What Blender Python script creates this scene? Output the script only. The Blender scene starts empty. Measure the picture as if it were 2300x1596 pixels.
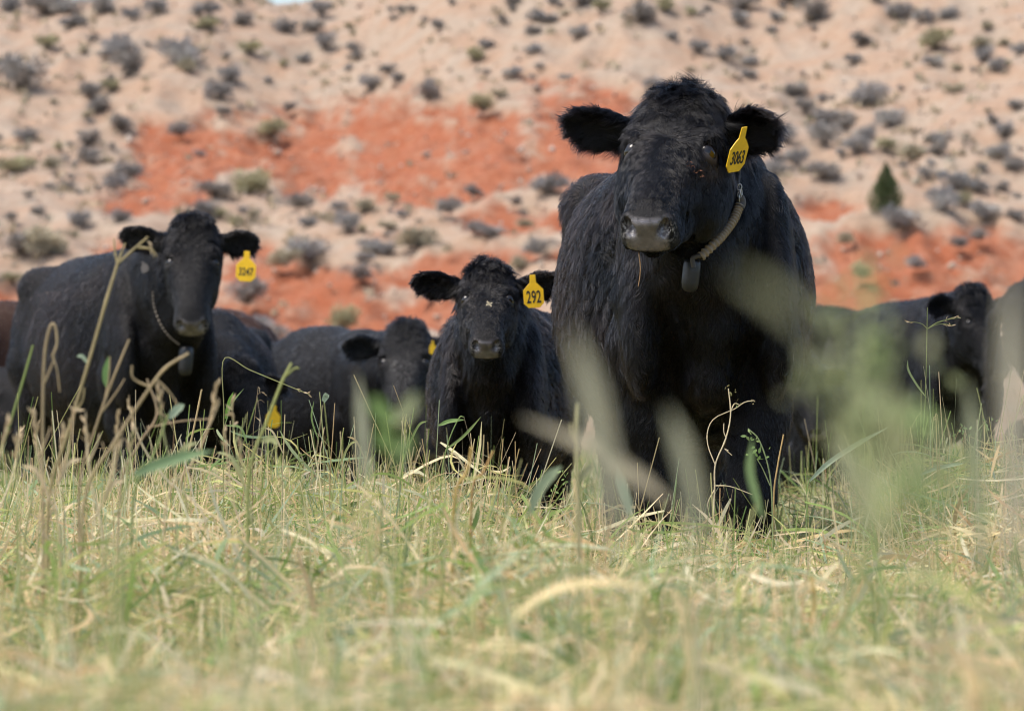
import bpy, math, random
import numpy as np
from mathutils import Vector, Matrix
from mathutils.bvhtree import BVHTree

rng = np.random.default_rng(7)
random.seed(7)
SC = bpy.context.scene
COL = SC.collection
R = math.radians

# ------------------------------------------------------------------ camera, sky, sun, exposure
CAM_H = 0.54
HORIZ = 960.0            # picture row of the horizon on a 2300 px wide print
PXM = 1.078e-4           # metres per print pixel per metre of distance
FOCUS = 9.78
cam = bpy.data.cameras.new('camera')
cam_o = bpy.data.objects.new('camera', cam)
COL.objects.link(cam_o)
cam_o.location = (0, 0, CAM_H)
cam_o.rotation_euler = (R(90), 0, 0)
cam.sensor_width = 36.0
cam.lens = 36.0 / (2300 * PXM)
cam.shift_y = (HORIZ - 798.0) / 2300.0
cam.clip_start = 0.1
cam.clip_end = 3000
cam.dof.use_dof = True
cam.dof.focus_distance = FOCUS
cam.dof.aperture_fstop = 7.2
cam.dof.aperture_blades = 9
SC.camera = cam_o

world = bpy.data.worlds.new('World')
SC.world = world
world.use_nodes = True
wn = world.node_tree
for n in list(wn.nodes):
    wn.nodes.remove(n)
w_out = wn.nodes.new('ShaderNodeOutputWorld')
w_bg = wn.nodes.new('ShaderNodeBackground')
w_sky = wn.nodes.new('ShaderNodeTexSky')
w_sky.sky_type = 'NISHITA'
w_sky.sun_disc = False
SUN_EL, SUN_AZ = R(62), R(246)      # azimuth clockwise from +Y: high, from the left
w_sky.sun_elevation = SUN_EL
w_sky.sun_rotation = SUN_AZ
w_sky.dust_density = 3.0
w_sky.air_density = 1.0
w_bg.inputs['Strength'].default_value = 0.15
wn.links.new(w_sky.outputs[0], w_bg.inputs['Color'])
wn.links.new(w_bg.outputs[0], w_out.inputs['Surface'])
sun = bpy.data.lights.new('sun', 'SUN')
sun.energy = 2.05
sun.angle = R(30)
sun.color = (1.0, 0.95, 0.88)
sun_o = bpy.data.objects.new('sun', sun)
COL.objects.link(sun_o)
sd = Vector((math.sin(SUN_AZ) * math.cos(SUN_EL), math.cos(SUN_AZ) * math.cos(SUN_EL), math.sin(SUN_EL)))
sun_o.rotation_euler = sd.to_track_quat('Z', 'Y').to_euler()
SC.view_settings.view_transform = 'Standard'
SC.view_settings.look = 'None'
SC.view_settings.gamma = 1.0
SC.view_settings.exposure = 0.92
SC.render.engine = 'CYCLES'
SC.cycles.use_denoising = True
SC.cycles.max_bounces = 8
SC.cycles.transparent_max_bounces = 8
SC.cycles.filter_width = 1.05
SC.cycles_curves.shape = 'RIBBONS'


# ------------------------------------------------------------------ helpers
def P(px, py, Y):
    return np.array([(px - 1150.0) * PXM * Y, Y, CAM_H + (HORIZ - py) * PXM * Y])


def tag(o, label=None, cat=None, group=None, kind=None):
    for k, v in (('label', label), ('category', cat), ('group', group), ('kind', kind)):
        if v:
            o[k] = v
    return o


def empty(name, loc=(0, 0, 0), rz=0.0, sc=1.0):
    o = bpy.data.objects.new(name, None)
    COL.objects.link(o)
    o.location = loc
    o.rotation_euler = (0, 0, rz)
    o.scale = (sc, sc, sc)
    o.empty_display_size = 0.1
    return o


def link(name, data, mat=None, parent=None):
    o = bpy.data.objects.new(name, data)
    COL.objects.link(o)
    if mat is not None:
        data.materials.append(mat)
    if parent is not None:
        o.parent = parent
    return o


def fast_mesh(name, verts, faces, smooth=False):
    """faces: int array (n,k)"""
    me = bpy.data.meshes.new(name)
    verts = np.asarray(verts, np.float32)
    faces = np.asarray(faces, np.int32)
    nf, k = faces.shape
    me.vertices.add(len(verts))
    me.vertices.foreach_set('co', verts.ravel())
    me.loops.add(nf * k)
    me.loops.foreach_set('vertex_index', faces.ravel())
    me.polygons.add(nf)
    me.polygons.foreach_set('loop_start', np.arange(0, nf * k, k, dtype=np.int32))
    me.polygons.foreach_set('loop_total', np.full(nf, k, np.int32))
    if smooth:
        me.polygons.foreach_set('use_smooth', np.ones(nf, bool))
    me.update(calc_edges=True)
    return me


def set_color(me, name, cols):
    a = me.attributes.new(name, 'FLOAT_COLOR', 'POINT')
    c = np.ones((len(cols), 4), np.float32)
    c[:, :3] = cols
    a.data.foreach_set('color', c.ravel())


def set_float(me, name, vals):
    a = me.attributes.new(name, 'FLOAT', 'POINT')
    a.data.foreach_set('value', np.asarray(vals, np.float32))


class WaveNoise:
    """smooth pseudo noise: a sum of sines with random directions"""
    def __init__(self, freq, n=10, seed=0, dim=3):
        r = np.random.default_rng(seed)
        d = r.normal(size=(n, dim))
        d /= np.linalg.norm(d, axis=1, keepdims=True)
        self.k = d * freq * 2 * math.pi * r.uniform(0.5, 1.6, (n, 1))
        self.p = r.uniform(0, 2 * math.pi, n)
        self.n = n

    def __call__(self, p):
        return np.sin(p @ self.k.T + self.p).sum(1) / math.sqrt(self.n / 2.0) / 1.6


def norm(v):
    v = np.asarray(v, float)
    return v / (np.linalg.norm(v, axis=-1, keepdims=True) + 1e-9)


# ------------------------------------------------------------------ materials
def new_mat(name):
    m = bpy.data.materials.new(name)
    m.use_nodes = True
    nt = m.node_tree
    b = nt.nodes['Principled BSDF']
    return m, nt, b


def N(nt, t, **kw):
    n = nt.nodes.new(t)
    for k, v in kw.items():
        setattr(n, k, v)
    return n


def simple_mat(name, col, rough=0.6, spec=0.5, noise=None, bump=0.0, metallic=0.0):
    m, nt, b = new_mat(name)
    b.inputs['Base Color'].default_value = (*col, 1)
    b.inputs['Roughness'].default_value = rough
    b.inputs['Specular IOR Level'].default_value = spec
    b.inputs['Metallic'].default_value = metallic
    if noise:
        scale, amt = noise
        tc = N(nt, 'ShaderNodeTexCoord')
        nz = N(nt, 'ShaderNodeTexNoise')
        nz.inputs['Scale'].default_value = scale
        nz.inputs['Detail'].default_value = 4
        nt.links.new(tc.outputs['Object'], nz.inputs['Vector'])
        mx = N(nt, 'ShaderNodeMix', data_type='RGBA')
        mx.inputs[6].default_value = (*[c * (1 - amt) for c in col], 1)
        mx.inputs[7].default_value = (*[min(1, c * (1 + amt)) for c in col], 1)
        nt.links.new(nz.outputs['Fac'], mx.inputs[0])
        nt.links.new(mx.outputs[2], b.inputs['Base Color'])
        if bump:
            bp = N(nt, 'ShaderNodeBump')
            bp.inputs['Strength'].default_value = bump
            bp.inputs['Distance'].default_value = 0.01
            nt.links.new(nz.outputs['Fac'], bp.inputs['Height'])
            nt.links.new(bp.outputs[0], b.inputs['Normal'])
    return m


def plant_mat(name, trans=0.45, rough=0.55):
    """colour comes from the per-blade attribute 'tint' with a fine mottling"""
    m, nt, b = new_mat(name)
    at = N(nt, 'ShaderNodeAttribute', attribute_name='tint')
    tc = N(nt, 'ShaderNodeTexCoord')
    nz = N(nt, 'ShaderNodeTexNoise')
    nz.inputs['Scale'].default_value = 90
    nt.links.new(tc.outputs['Object'], nz.inputs['Vector'])
    mr = N(nt, 'ShaderNodeMapRange')
    mr.inputs['To Min'].default_value = 0.72
    mr.inputs['To Max'].default_value = 1.22
    nt.links.new(nz.outputs['Fac'], mr.inputs['Value'])
    mul = N(nt, 'ShaderNodeVectorMath', operation='MULTIPLY')
    nt.links.new(at.outputs['Color'], mul.inputs[0])
    nt.links.new(mr.outputs[0], mul.inputs[1])
    nt.links.new(mul.outputs[0], b.inputs['Base Color'])
    b.inputs['Roughness'].default_value = rough
    b.inputs['Specular IOR Level'].default_value = 0.35
    tr = N(nt, 'ShaderNodeBsdfTranslucent')
    nt.links.new(mul.outputs[0], tr.inputs['Color'])
    ms = N(nt, 'ShaderNodeMixShader')
    ms.inputs[0].default_value = trans
    nt.links.new(b.outputs[0], ms.inputs[1])
    nt.links.new(tr.outputs[0], ms.inputs[2])
    out = nt.nodes['Material Output']
    nt.links.new(ms.outputs[0], out.inputs['Surface'])
    return m


def cow_skin_mat(name, base):
    """black hide; bare moist nose pad where attribute 'pad' is 1"""
    m, nt, b = new_mat(name)
    at = N(nt, 'ShaderNodeAttribute', attribute_name='pad')
    ms = N(nt, 'ShaderNodeMapRange')
    ms.inputs['To Min'].default_value = 0.2
    ms.inputs['To Max'].default_value = 0.75
    nt.links.new(at.outputs['Fac'], ms.inputs['Value'])
    nt.links.new(ms.outputs[0], b.inputs['Specular IOR Level'])
    tc = N(nt, 'ShaderNodeTexCoord')
    nz = N(nt, 'ShaderNodeTexNoise')
    nz.inputs['Scale'].default_value = 28
    nz.inputs['Detail'].default_value = 5
    nt.links.new(tc.outputs['Object'], nz.inputs['Vector'])
    cr = N(nt, 'ShaderNodeValToRGB')
    cr.color_ramp.elements[0].position = 0.35
    cr.color_ramp.elements[0].color = (0.058, 0.050, 0.051, 1)
    cr.color_ramp.elements[1].position = 0.7
    cr.color_ramp.elements[1].color = (0.145, 0.131, 0.135, 1)
    nt.links.new(nz.outputs['Fac'], cr.inputs['Fac'])
    mx = N(nt, 'ShaderNodeMix', data_type='RGBA')
    mx.inputs[6].default_value = (*base, 1)
    nt.links.new(at.outputs['Fac'], mx.inputs[0])
    nt.links.new(cr.outputs['Color'], mx.inputs[7])
    an = N(nt, 'ShaderNodeAttribute', attribute_name='crust')
    n2 = N(nt, 'ShaderNodeTexNoise')
    n2.inputs['Scale'].default_value = 130
    n2.inputs['Detail'].default_value = 4
    nt.links.new(tc.outputs['Object'], n2.inputs['Vector'])
    r2 = N(nt, 'ShaderNodeMapRange')
    r2.inputs['From Min'].default_value = 0.48
    r2.inputs['From Max'].default_value = 0.62
    nt.links.new(n2.outputs['Fac'], r2.inputs['Value'])
    mm = N(nt, 'ShaderNodeMath', operation='MULTIPLY')
    nt.links.new(r2.outputs[0], mm.inputs[0])
    nt.links.new(an.outputs['Fac'], mm.inputs[1])
    m3 = N(nt, 'ShaderNodeMix', data_type='RGBA')
    m3.inputs[7].default_value = (0.34, 0.32, 0.31, 1)
    nt.links.new(mm.outputs[0], m3.inputs[0])
    nt.links.new(mx.outputs[2], m3.inputs[6])
    nt.links.new(m3.outputs[2], b.inputs['Base Color'])
    mr = N(nt, 'ShaderNodeMapRange')
    mr.inputs['To Min'].default_value = 0.75
    mr.inputs['To Max'].default_value = 0.26
    nt.links.new(at.outputs['Fac'], mr.inputs['Value'])
    nt.links.new(mr.outputs[0], b.inputs['Roughness'])
    vo = N(nt, 'ShaderNodeTexVoronoi')
    vo.inputs['Scale'].default_value = 260
    nt.links.new(tc.outputs['Object'], vo.inputs['Vector'])
    bp = N(nt, 'ShaderNodeBump')
    bp.inputs['Strength'].default_value = 0.35
    bp.inputs['Distance'].default_value = 0.002
    nt.links.new(vo.outputs['Distance'], bp.inputs['Height'])
    nt.links.new(bp.outputs[0], b.inputs['Normal'])
    return m


def fur_mat(name, dark, brown, rough=0.20, pale=(0.0080, 0.0081, 0.0094)):
    m, nt, b = new_mat(name)
    nt.nodes.remove(b)
    h = N(nt, 'ShaderNodeBsdfHairPrincipled')
    h.model = 'CHIANG'
    h.parametrization = 'COLOR'
    at = N(nt, 'ShaderNodeAttribute', attribute_name='brown')
    mx = N(nt, 'ShaderNodeMix', data_type='RGBA')
    mx.inputs[6].default_value = (*dark, 1)
    mx.inputs[7].default_value = (*brown, 1)
    nt.links.new(at.outputs['Fac'], mx.inputs[0])
    hi = N(nt, 'ShaderNodeHairInfo')
    rp = N(nt, 'ShaderNodeMapRange')
    rp.inputs['From Min'].default_value = 0.55
    rp.inputs['To Max'].default_value = 0.75
    nt.links.new(hi.outputs['Random'], rp.inputs['Value'])
    m2 = N(nt, 'ShaderNodeMix', data_type='RGBA')
    m2.inputs[7].default_value = (*pale, 1)
    nt.links.new(rp.outputs[0], m2.inputs[0])
    nt.links.new(mx.outputs[2], m2.inputs[6])
    nt.links.new(m2.outputs[2], h.inputs['Color'])
    h.inputs['Roughness'].default_value = rough
    h.inputs['Radial Roughness'].default_value = 0.5
    h.inputs['Random Roughness'].default_value = 0.3
    h.inputs['Coat'].default_value = 0.0
    h.inputs['IOR'].default_value = 1.30
    nt.links.new(h.outputs[0], nt.nodes['Material Output'].inputs['Surface'])
    return m


M_SKIN = cow_skin_mat('black_hide', (0.005, 0.0047, 0.005))
M_FUR = fur_mat('black_coat', (0.0010, 0.0010, 0.0012), (0.0075, 0.0043, 0.0032))
M_FUR_DUST = fur_mat('dusty_coat', (0.0035, 0.0035, 0.0038), (0.11, 0.105, 0.098), 0.3, (0.012, 0.012, 0.0125))
M_SKIN_BROWN = cow_skin_mat('brown_hide', (0.035, 0.016, 0.010))
M_FUR_BROWN = fur_mat('brown_coat', (0.06, 0.028, 0.018), (0.09, 0.045, 0.028))
M_EYE = simple_mat('wet_dark_eye', (0.008, 0.006, 0.005), rough=0.07, spec=0.5)
M_TAG = simple_mat('yellow_tag_plastic', (0.80, 0.47, 0.006), rough=0.45, noise=(38, 0.26))
M_INK = simple_mat('black_tag_ink', (0.012, 0.011, 0.010), rough=0.6)
M_STRAP = simple_mat('tan_ribbed_collar', (0.25, 0.20, 0.145), rough=0.7, noise=(70, 0.35), bump=0.3)
M_LINK = simple_mat('dull_chain', (0.16, 0.135, 0.11), rough=0.55, metallic=0.5)
M_BUCKLE = simple_mat('grey_metal_links', (0.42, 0.41, 0.39), rough=0.35, metallic=0.9)
M_LEATHER = simple_mat('dark_leather', (0.05, 0.043, 0.038), rough=0.6, noise=(80, 0.3))
M_BOX = simple_mat('black_rubber_weight', (0.012, 0.0125, 0.014), rough=0.38, noise=(50, 0.4), bump=0.2)
M_PLANT = plant_mat('meadow_blades')
M_STALK = plant_mat('dry_stalk', trans=0.3)


# ------------------------------------------------------------------ ground and hill
def sstep(x, a, b):
    t = np.clip((x - a) / (b - a), 0, 1)
    return t * t * (3 - 2 * t)


WN1 = WaveNoise(0.16, 8, 11, 2)
WN2 = WaveNoise(0.45, 10, 12, 2)
WN3 = WaveNoise(1.3, 12, 13, 2)
HILL0 = 66.0


def crest(X):
    return 13.15 + 0.35 * np.sin(X * 0.55 + 0.4) + 3.4 * sstep(X, -6.5, 1.0) + 0.45 * np.exp(-((X + 8.0) / 2.2) ** 2) + 2.6 * sstep(X, 2.0, 18.0) + 0.35 * sstep(-X, 9.0, 14.0)


def hill_z(X, Y):
    X = np.asarray(X, float)
    Y = np.asarray(Y, float)
    p = np.stack([X, Y * 0.35], -1).reshape(-1, 2)
    q = np.stack([X, Y], -1).reshape(-1, 2)
    n1 = WN1(p).reshape(X.shape)
    n2 = WN2(p).reshape(X.shape)
    n3 = WN3(q).reshape(X.shape)
    t = (Y - HILL0 - 1.5 * n1) / 56.0
    tc = np.clip(t, 0, 1)
    prof = 0.82 * tc + 0.18 * tc * tc - 0.03 * np.sin(tc * math.pi * 4.0)
    env = sstep(t, 0.02, 0.25)
    z = crest(X) * prof + env * (0.40 * n1 - 0.20 * np.abs(n2) + 0.01 * n3)
    gull = np.exp(-((X + 8.4 - 0.05 * (Y - 100)) / 1.1) ** 2) * sstep(tc, 0.45, 0.8) * 0.3
    z = z - gull * (1 - 0.0 * t)
    z = z + np.clip(t - 1, 0, None) * 3.0
    low = 0.0
    return np.where(t <= 0, low, z)


def hill_hit(px, py):
    """where the view ray of a print pixel meets the hill"""
    Y = np.arange(60.0, 140.0, 0.12)
    X = (px - 1150) * PXM * Y
    zr = CAM_H + (HORIZ - py) * PXM * Y
    d = hill_z(X, Y) - zr
    k = np.nonzero(d > 0)[0]
    if not len(k):
        return None
    k = k[0]
    return np.array([X[k], Y[k], hill_z(X[k], Y[k])])


def red_mask(px, py):
    """where the red earth is bared (print pixels), 0..1, rough edged"""
    def blob(cx, cy, rx, ry, e=2.0):
        return 1.15 - (np.abs((px - cx) / rx) ** e + np.abs((py - cy) / ry) ** e)
    m = np.full(px.shape, -5.0)
    for b in ((390, 360, 120, 105), (480, 330, 170, 90), (700, 335, 190, 115), (900, 330, 210, 135), (1100, 320, 210, 130), (1290, 300, 180, 140),
              (1330, 225, 120, 45), (330, 440, 120, 40), (640, 610, 330, 70), (700, 690, 330, 80), (960, 590, 270, 45), (1000, 690, 300, 60), (1150, 480, 160, 40),
              (2030, 560, 330, 75), (2100, 640, 480, 62), (1800, 660, 200, 60), (1850, 460, 90, 30), (2300, 600, 180, 80), (20, 690, 130, 60), (140, 660, 120, 50),
              (400, 545, 260, 26), (1130, 560, 190, 28), (880, 520, 120, 18)):
        m = np.maximum(m, blob(*b))
    for b, a in (((555, 415, 80, 55), 1.2), ((800, 550, 170, 45), 1.2), ((450, 345, 22, 30), 0.6), ((800, 360, 16, 90), .5), ((1000, 640, 60, 20), .6), ((1180, 610, 60, 40), .8), ((497, 320, 22, 95), .6), ((771, 340, 26, 110), .45), ((1016, 300, 20, 60), .45), ((1180, 290, 26, 70), .5), ((1120, 225, 60, 25), .7), ((620, 285, 70, 22), .6)):
        m -= a * np.clip(blob(*b), 0, 1)
    return m


def build_hill():
    nx, ny = 560, 520
    xs = np.linspace(-42, 46, nx)
    ys = np.concatenate([np.linspace(60, 132, 470), np.linspace(133, 240, 50)])
    X, Y = np.meshgrid(xs, ys, indexing='ij')
    Z = hill_z(X, Y)
    Z = np.where(Y < HILL0 - 4, -0.06, Z)
    px = X / (PXM * Y) + 1150
    py = HORIZ - (Z - CAM_H) / (PXM * Y)
    nz = WaveNoise(0.5, 14, 5, 2)(np.stack([X, Z * 2.2], -1).reshape(-1, 2)).reshape(X.shape)
    nz2 = WaveNoise(1.8, 14, 6, 2)(np.stack([X, Z * 2.2], -1).reshape(-1, 2)).reshape(X.shape)
    rill = WaveNoise(0.22, 12, 8, 2)(np.stack([X * 2.6 + .35 * nz2, Z * .25], -1).reshape(-1, 2)).reshape(X.shape)
    rill2 = WaveNoise(0.5, 12, 9, 2)(np.stack([X * 2.4 + .4 * nz, Z * .2], -1).reshape(-1, 2)).reshape(X.shape)
    Z = Z - (.05 * np.abs(rill) + .03 * np.abs(rill2)) * sstep(Y, HILL0 + 2, HILL0 + 8) * (Y < 135)
    m = red_mask(px, py) + 0.28 * nz + 0.22 * nz2 - .42 * np.clip(rill - .35, 0, 1) - .30 * np.clip(rill2 - .4, 0, 1)
    red = np.clip(m * 1.15 + 0.16, 0, 1)
    red[Y > 135] = 0
    # the red cut is a low bank: push it in a little
    Z = Z - 0.22 * red * (1 + 0.5 * nz2)
    idx = np.arange(nx * ny).reshape(nx, ny)
    f = np.stack([idx[:-1, :-1], idx[1:, :-1], idx[1:, 1:], idx[:-1, 1:]], -1).reshape(-1, 4)
    me = fast_mesh('hill', np.stack([X, Y, Z], -1).reshape(-1, 3), f, True)
    set_float(me, 'red', red.ravel())
    m_, nt, b = new_mat('desert_hill')
    tc = N(nt, 'ShaderNodeTexCoord')
    at = N(nt, 'ShaderNodeAttribute', attribute_name='red')

    def noise(scale, detail=6, rough=0.6):
        n = N(nt, 'ShaderNodeTexNoise')
        n.inputs['Scale'].default_value = scale
        n.inputs['Detail'].default_value = detail
        n.inputs['Roughness'].default_value = rough
        nt.links.new(tc.outputs['Object'], n.inputs['Vector'])
        return n

    def ramp(fac, stops):
        c = N(nt, 'ShaderNodeValToRGB')
        e = c.color_ramp.elements
        e[0].position, e[0].color = stops[0][0], (*stops[0][1], 1)
        e[1].position, e[1].color = stops[-1][0], (*stops[-1][1], 1)
        for pos, colr in stops[1:-1]:
            k = e.new(pos)
            k.color = (*colr, 1)
        nt.links.new(fac, c.inputs['Fac'])
        return c

    n1, n2, n3 = noise(0.9), noise(5.0, 8, 0.7), noise(2.2)
    tan = ramp(n2.outputs['Fac'], [(0.3, (0.225, 0.172, 0.126)), (0.5, (0.30, 0.236, 0.177)), (0.7, (0.35, 0.283, 0.22))])
    redc = ramp(n2.outputs['Fac'], [(0.28, (0.185, 0.070, 0.038)), (0.5, (0.26, 0.098, 0.053)), (0.75, (0.31, 0.155, 0.095))])
    # break the edge of the red
    ad = N(nt, 'ShaderNodeMath', operation='ADD')
    s1 = N(nt, 'ShaderNodeMath', operation='MULTIPLY_ADD')
    s1.inputs[1].default_value = 1.6
    s1.inputs[2].default_value = -0.8
    nt.links.new(n3.outputs['Fac'], s1.inputs[0])
    nt.links.new(at.outputs['Fac'], ad.inputs[0])
    nt.links.new(s1.outputs[0], ad.inputs[1])
    mr = N(nt, 'ShaderNodeMapRange')
    mr.interpolation_type = 'SMOOTHSTEP'
    mr.inputs['From Min'].default_value = 0.10
    mr.inputs['From Max'].default_value = 1.05
    nt.links.new(ad.outputs[0], mr.inputs['Value'])
    mx = N(nt, 'ShaderNodeMix', data_type='RGBA')
    nt.links.new(mr.outputs[0], mx.inputs[0])
    nt.links.new(tan.outputs['Color'], mx.inputs[6])
    nt.links.new(redc.outputs['Color'], mx.inputs[7])
    # a pinkish wash in the tan
    wash = ramp(n1.outputs['Fac'], [(0.38, (1, 1, 1)), (0.62, (1.0, 0.86, 0.78))])
    mw = N(nt, 'ShaderNodeMix', data_type='RGBA', blend_type='MULTIPLY')
    mw.inputs[0].default_value = 1.0
    nt.links.new(mx.outputs[2], mw.inputs[6])
    nt.links.new(wash.outputs['Color'], mw.inputs[7])
    nt.links.new(mw.outputs[2], b.inputs['Base Color'])
    b.inputs['Roughness'].default_value = 0.95
    b.inputs['Specular IOR Level'].default_value = 0.1
    bp = N(nt, 'ShaderNodeBump')
    bp.inputs['Strength'].default_value = 0.35
    bp.inputs['Distance'].default_value = 0.03
    nt.links.new(n2.outputs['Fac'], bp.inputs['Height'])
    nt.links.new(bp.outputs[0], b.inputs['Normal'])
    o = link('hill', me, m_)
    tag(o, 'pale tan desert hillside with bared red earth banks', kind='structure')


def build_ground():
    xs = np.concatenate([np.linspace(-600, -22, 14), np.linspace(-20, 20, 90), np.linspace(22, 600, 14)])
    ys = np.concatenate([np.linspace(-40, 1.9, 8), np.linspace(2, 40, 120), np.linspace(42, 900, 40)])
    X, Y = np.meshgrid(xs, ys, indexing='ij')
    Z = 0.025 * WN2(np.stack([X, Y], -1).reshape(-1, 2)).reshape(X.shape) * (np.abs(X) < 20) * (Y < 40) - 0.02
    idx = np.arange(X.size).reshape(X.shape)
    f = np.stack([idx[:-1, :-1], idx[1:, :-1], idx[1:, 1:], idx[:-1, 1:]], -1).reshape(-1, 4)
    me = fast_mesh('ground', np.stack([X, Y, Z], -1).reshape(-1, 3), f, True)
    m_ = simple_mat('pasture_soil', (0.16, 0.14, 0.06), rough=0.95, spec=0.1, noise=(3.0, 0.45), bump=0.5)
    o = link('ground', me, m_)
    tag(o, 'level pasture ground under the mown grass', kind='structure')


build_hill()
build_ground()


# ------------------------------------------------------------------ ribbons (blades, stems, leaves)
def ribbons(pts, wid, side, col):
    """pts (n,k,3) wid (n,k) side (n,3) or (n,k,3) col (n,3) -> verts, quads, colours"""
    n, k, _ = pts.shape
    if side.ndim == 2:
        side = np.repeat(side[:, None, :], k, 1)
    a = pts - side * wid[..., None] * 0.5
    b = pts + side * wid[..., None] * 0.5
    v = np.stack([a, b], 2).reshape(n * k * 2, 3)
    base = (np.arange(n) * k * 2)[:, None] + (np.arange(k - 1) * 2)[None, :]
    f = np.stack([base, base + 1, base + 3, base + 2], -1).reshape(-1, 4)
    c = np.repeat(col, k * 2, 0)
    return v, f, c


def gather(parts):
    vs, fs, cs, off = [], [], [], 0
    for v, f, c in parts:
        vs.append(v)
        fs.append(f + off)
        cs.append(c)
        off += len(v)
    return np.concatenate(vs), np.concatenate(fs), np.concatenate(cs)


PAL = 1.26 * np.array([[0.62, 0.50, 0.29], [0.51, 0.385, 0.20], [0.39, 0.27, 0.13], [0.40, 0.385, 0.15], [0.22, 0.28, 0.08], [0.12, 0.18, 0.05], [0.27, 0.33, 0.19], [0.57, 0.51, 0.33]])


PATCH = WaveNoise(1.1, 10, 61, 2)
PATCH2 = WaveNoise(3.2, 10, 62, 2)


def pick_cols(n, w, jitter=0.18, at=None):
    """straw or green by weight; with AT (n,2) the mix drifts in patches over the ground"""
    w = np.array(w, float)
    w = np.tile(w / w.sum(), (n, 1))
    if at is not None:
        q = PATCH(at) + .6 * PATCH2(at)
        g = np.clip(np.exp(1.25 * q), .2, 5.0)
        w[:, 3:7] *= 1.35 * g[:, None]
        w[:, [0, 1, 2, 7]] /= g[:, None] ** .5
        w /= w.sum(1, keepdims=True)
    k = (rng.uniform(0, 1, (n, 1)) > np.cumsum(w, 1)).sum(1).clip(0, len(PAL) - 1)
    return PAL[k] * rng.uniform(1 - jitter, 1 + jitter, (n, 1)) * rng.uniform(0.94, 1.06, (n, 3))


CAN = WaveNoise(0.55, 10, 21, 2)
CAN2 = WaveNoise(1.6, 10, 22, 2)


def canopy(x, y):
    """height of the standing grass"""
    px = x / (PXM * y) + 1150
    h = 0.235 + 0.06 * CAN(np.stack([x, y], -1)) + 0.06 * CAN2(np.stack([x, y], -1)) + .03 * PATCH2(np.stack([x, y], -1))
    far = sstep(y, 7.0, 9.3)
    h = h + .08 * (1 - sstep(y, 3.0, 6.0))
    left = 1 - sstep(x, -0.15, 0.12)
    right = sstep(x, 0.86, 1.0)
    h = h + far * (0.10 * left + 0.15 * right) * (1 + 0.25 * CAN2(np.stack([x * 1.7, y], -1)))
    h = h - 0.008 * sstep(y, 8.0, 9.5) * (1 - left) * (1 - right)
    h = np.where(y > 12.5, h * 0.85, h)
    return np.clip(h, 0.08, 0.6)


def scatter(n, y0=2.1, y1=14.0, extra=0.35):
    y = np.sqrt(rng.uniform(y0 * y0, y1 * y1, n * 2))
    hw = 0.124 * y + extra
    x = rng.uniform(-1, 1, n * 2) * hw
    keep = rng.uniform(0, 1, n * 2) < 0.5 + 0.28 * PATCH2(np.stack([x * 1.6, y * 1.6], -1))
    return x[keep][:n], y[keep][:n]


def horiz_dirs(n):
    a = rng.uniform(0, 2 * math.pi, n)
    return np.stack([np.cos(a), np.sin(a), np.zeros(n)], -1)


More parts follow.
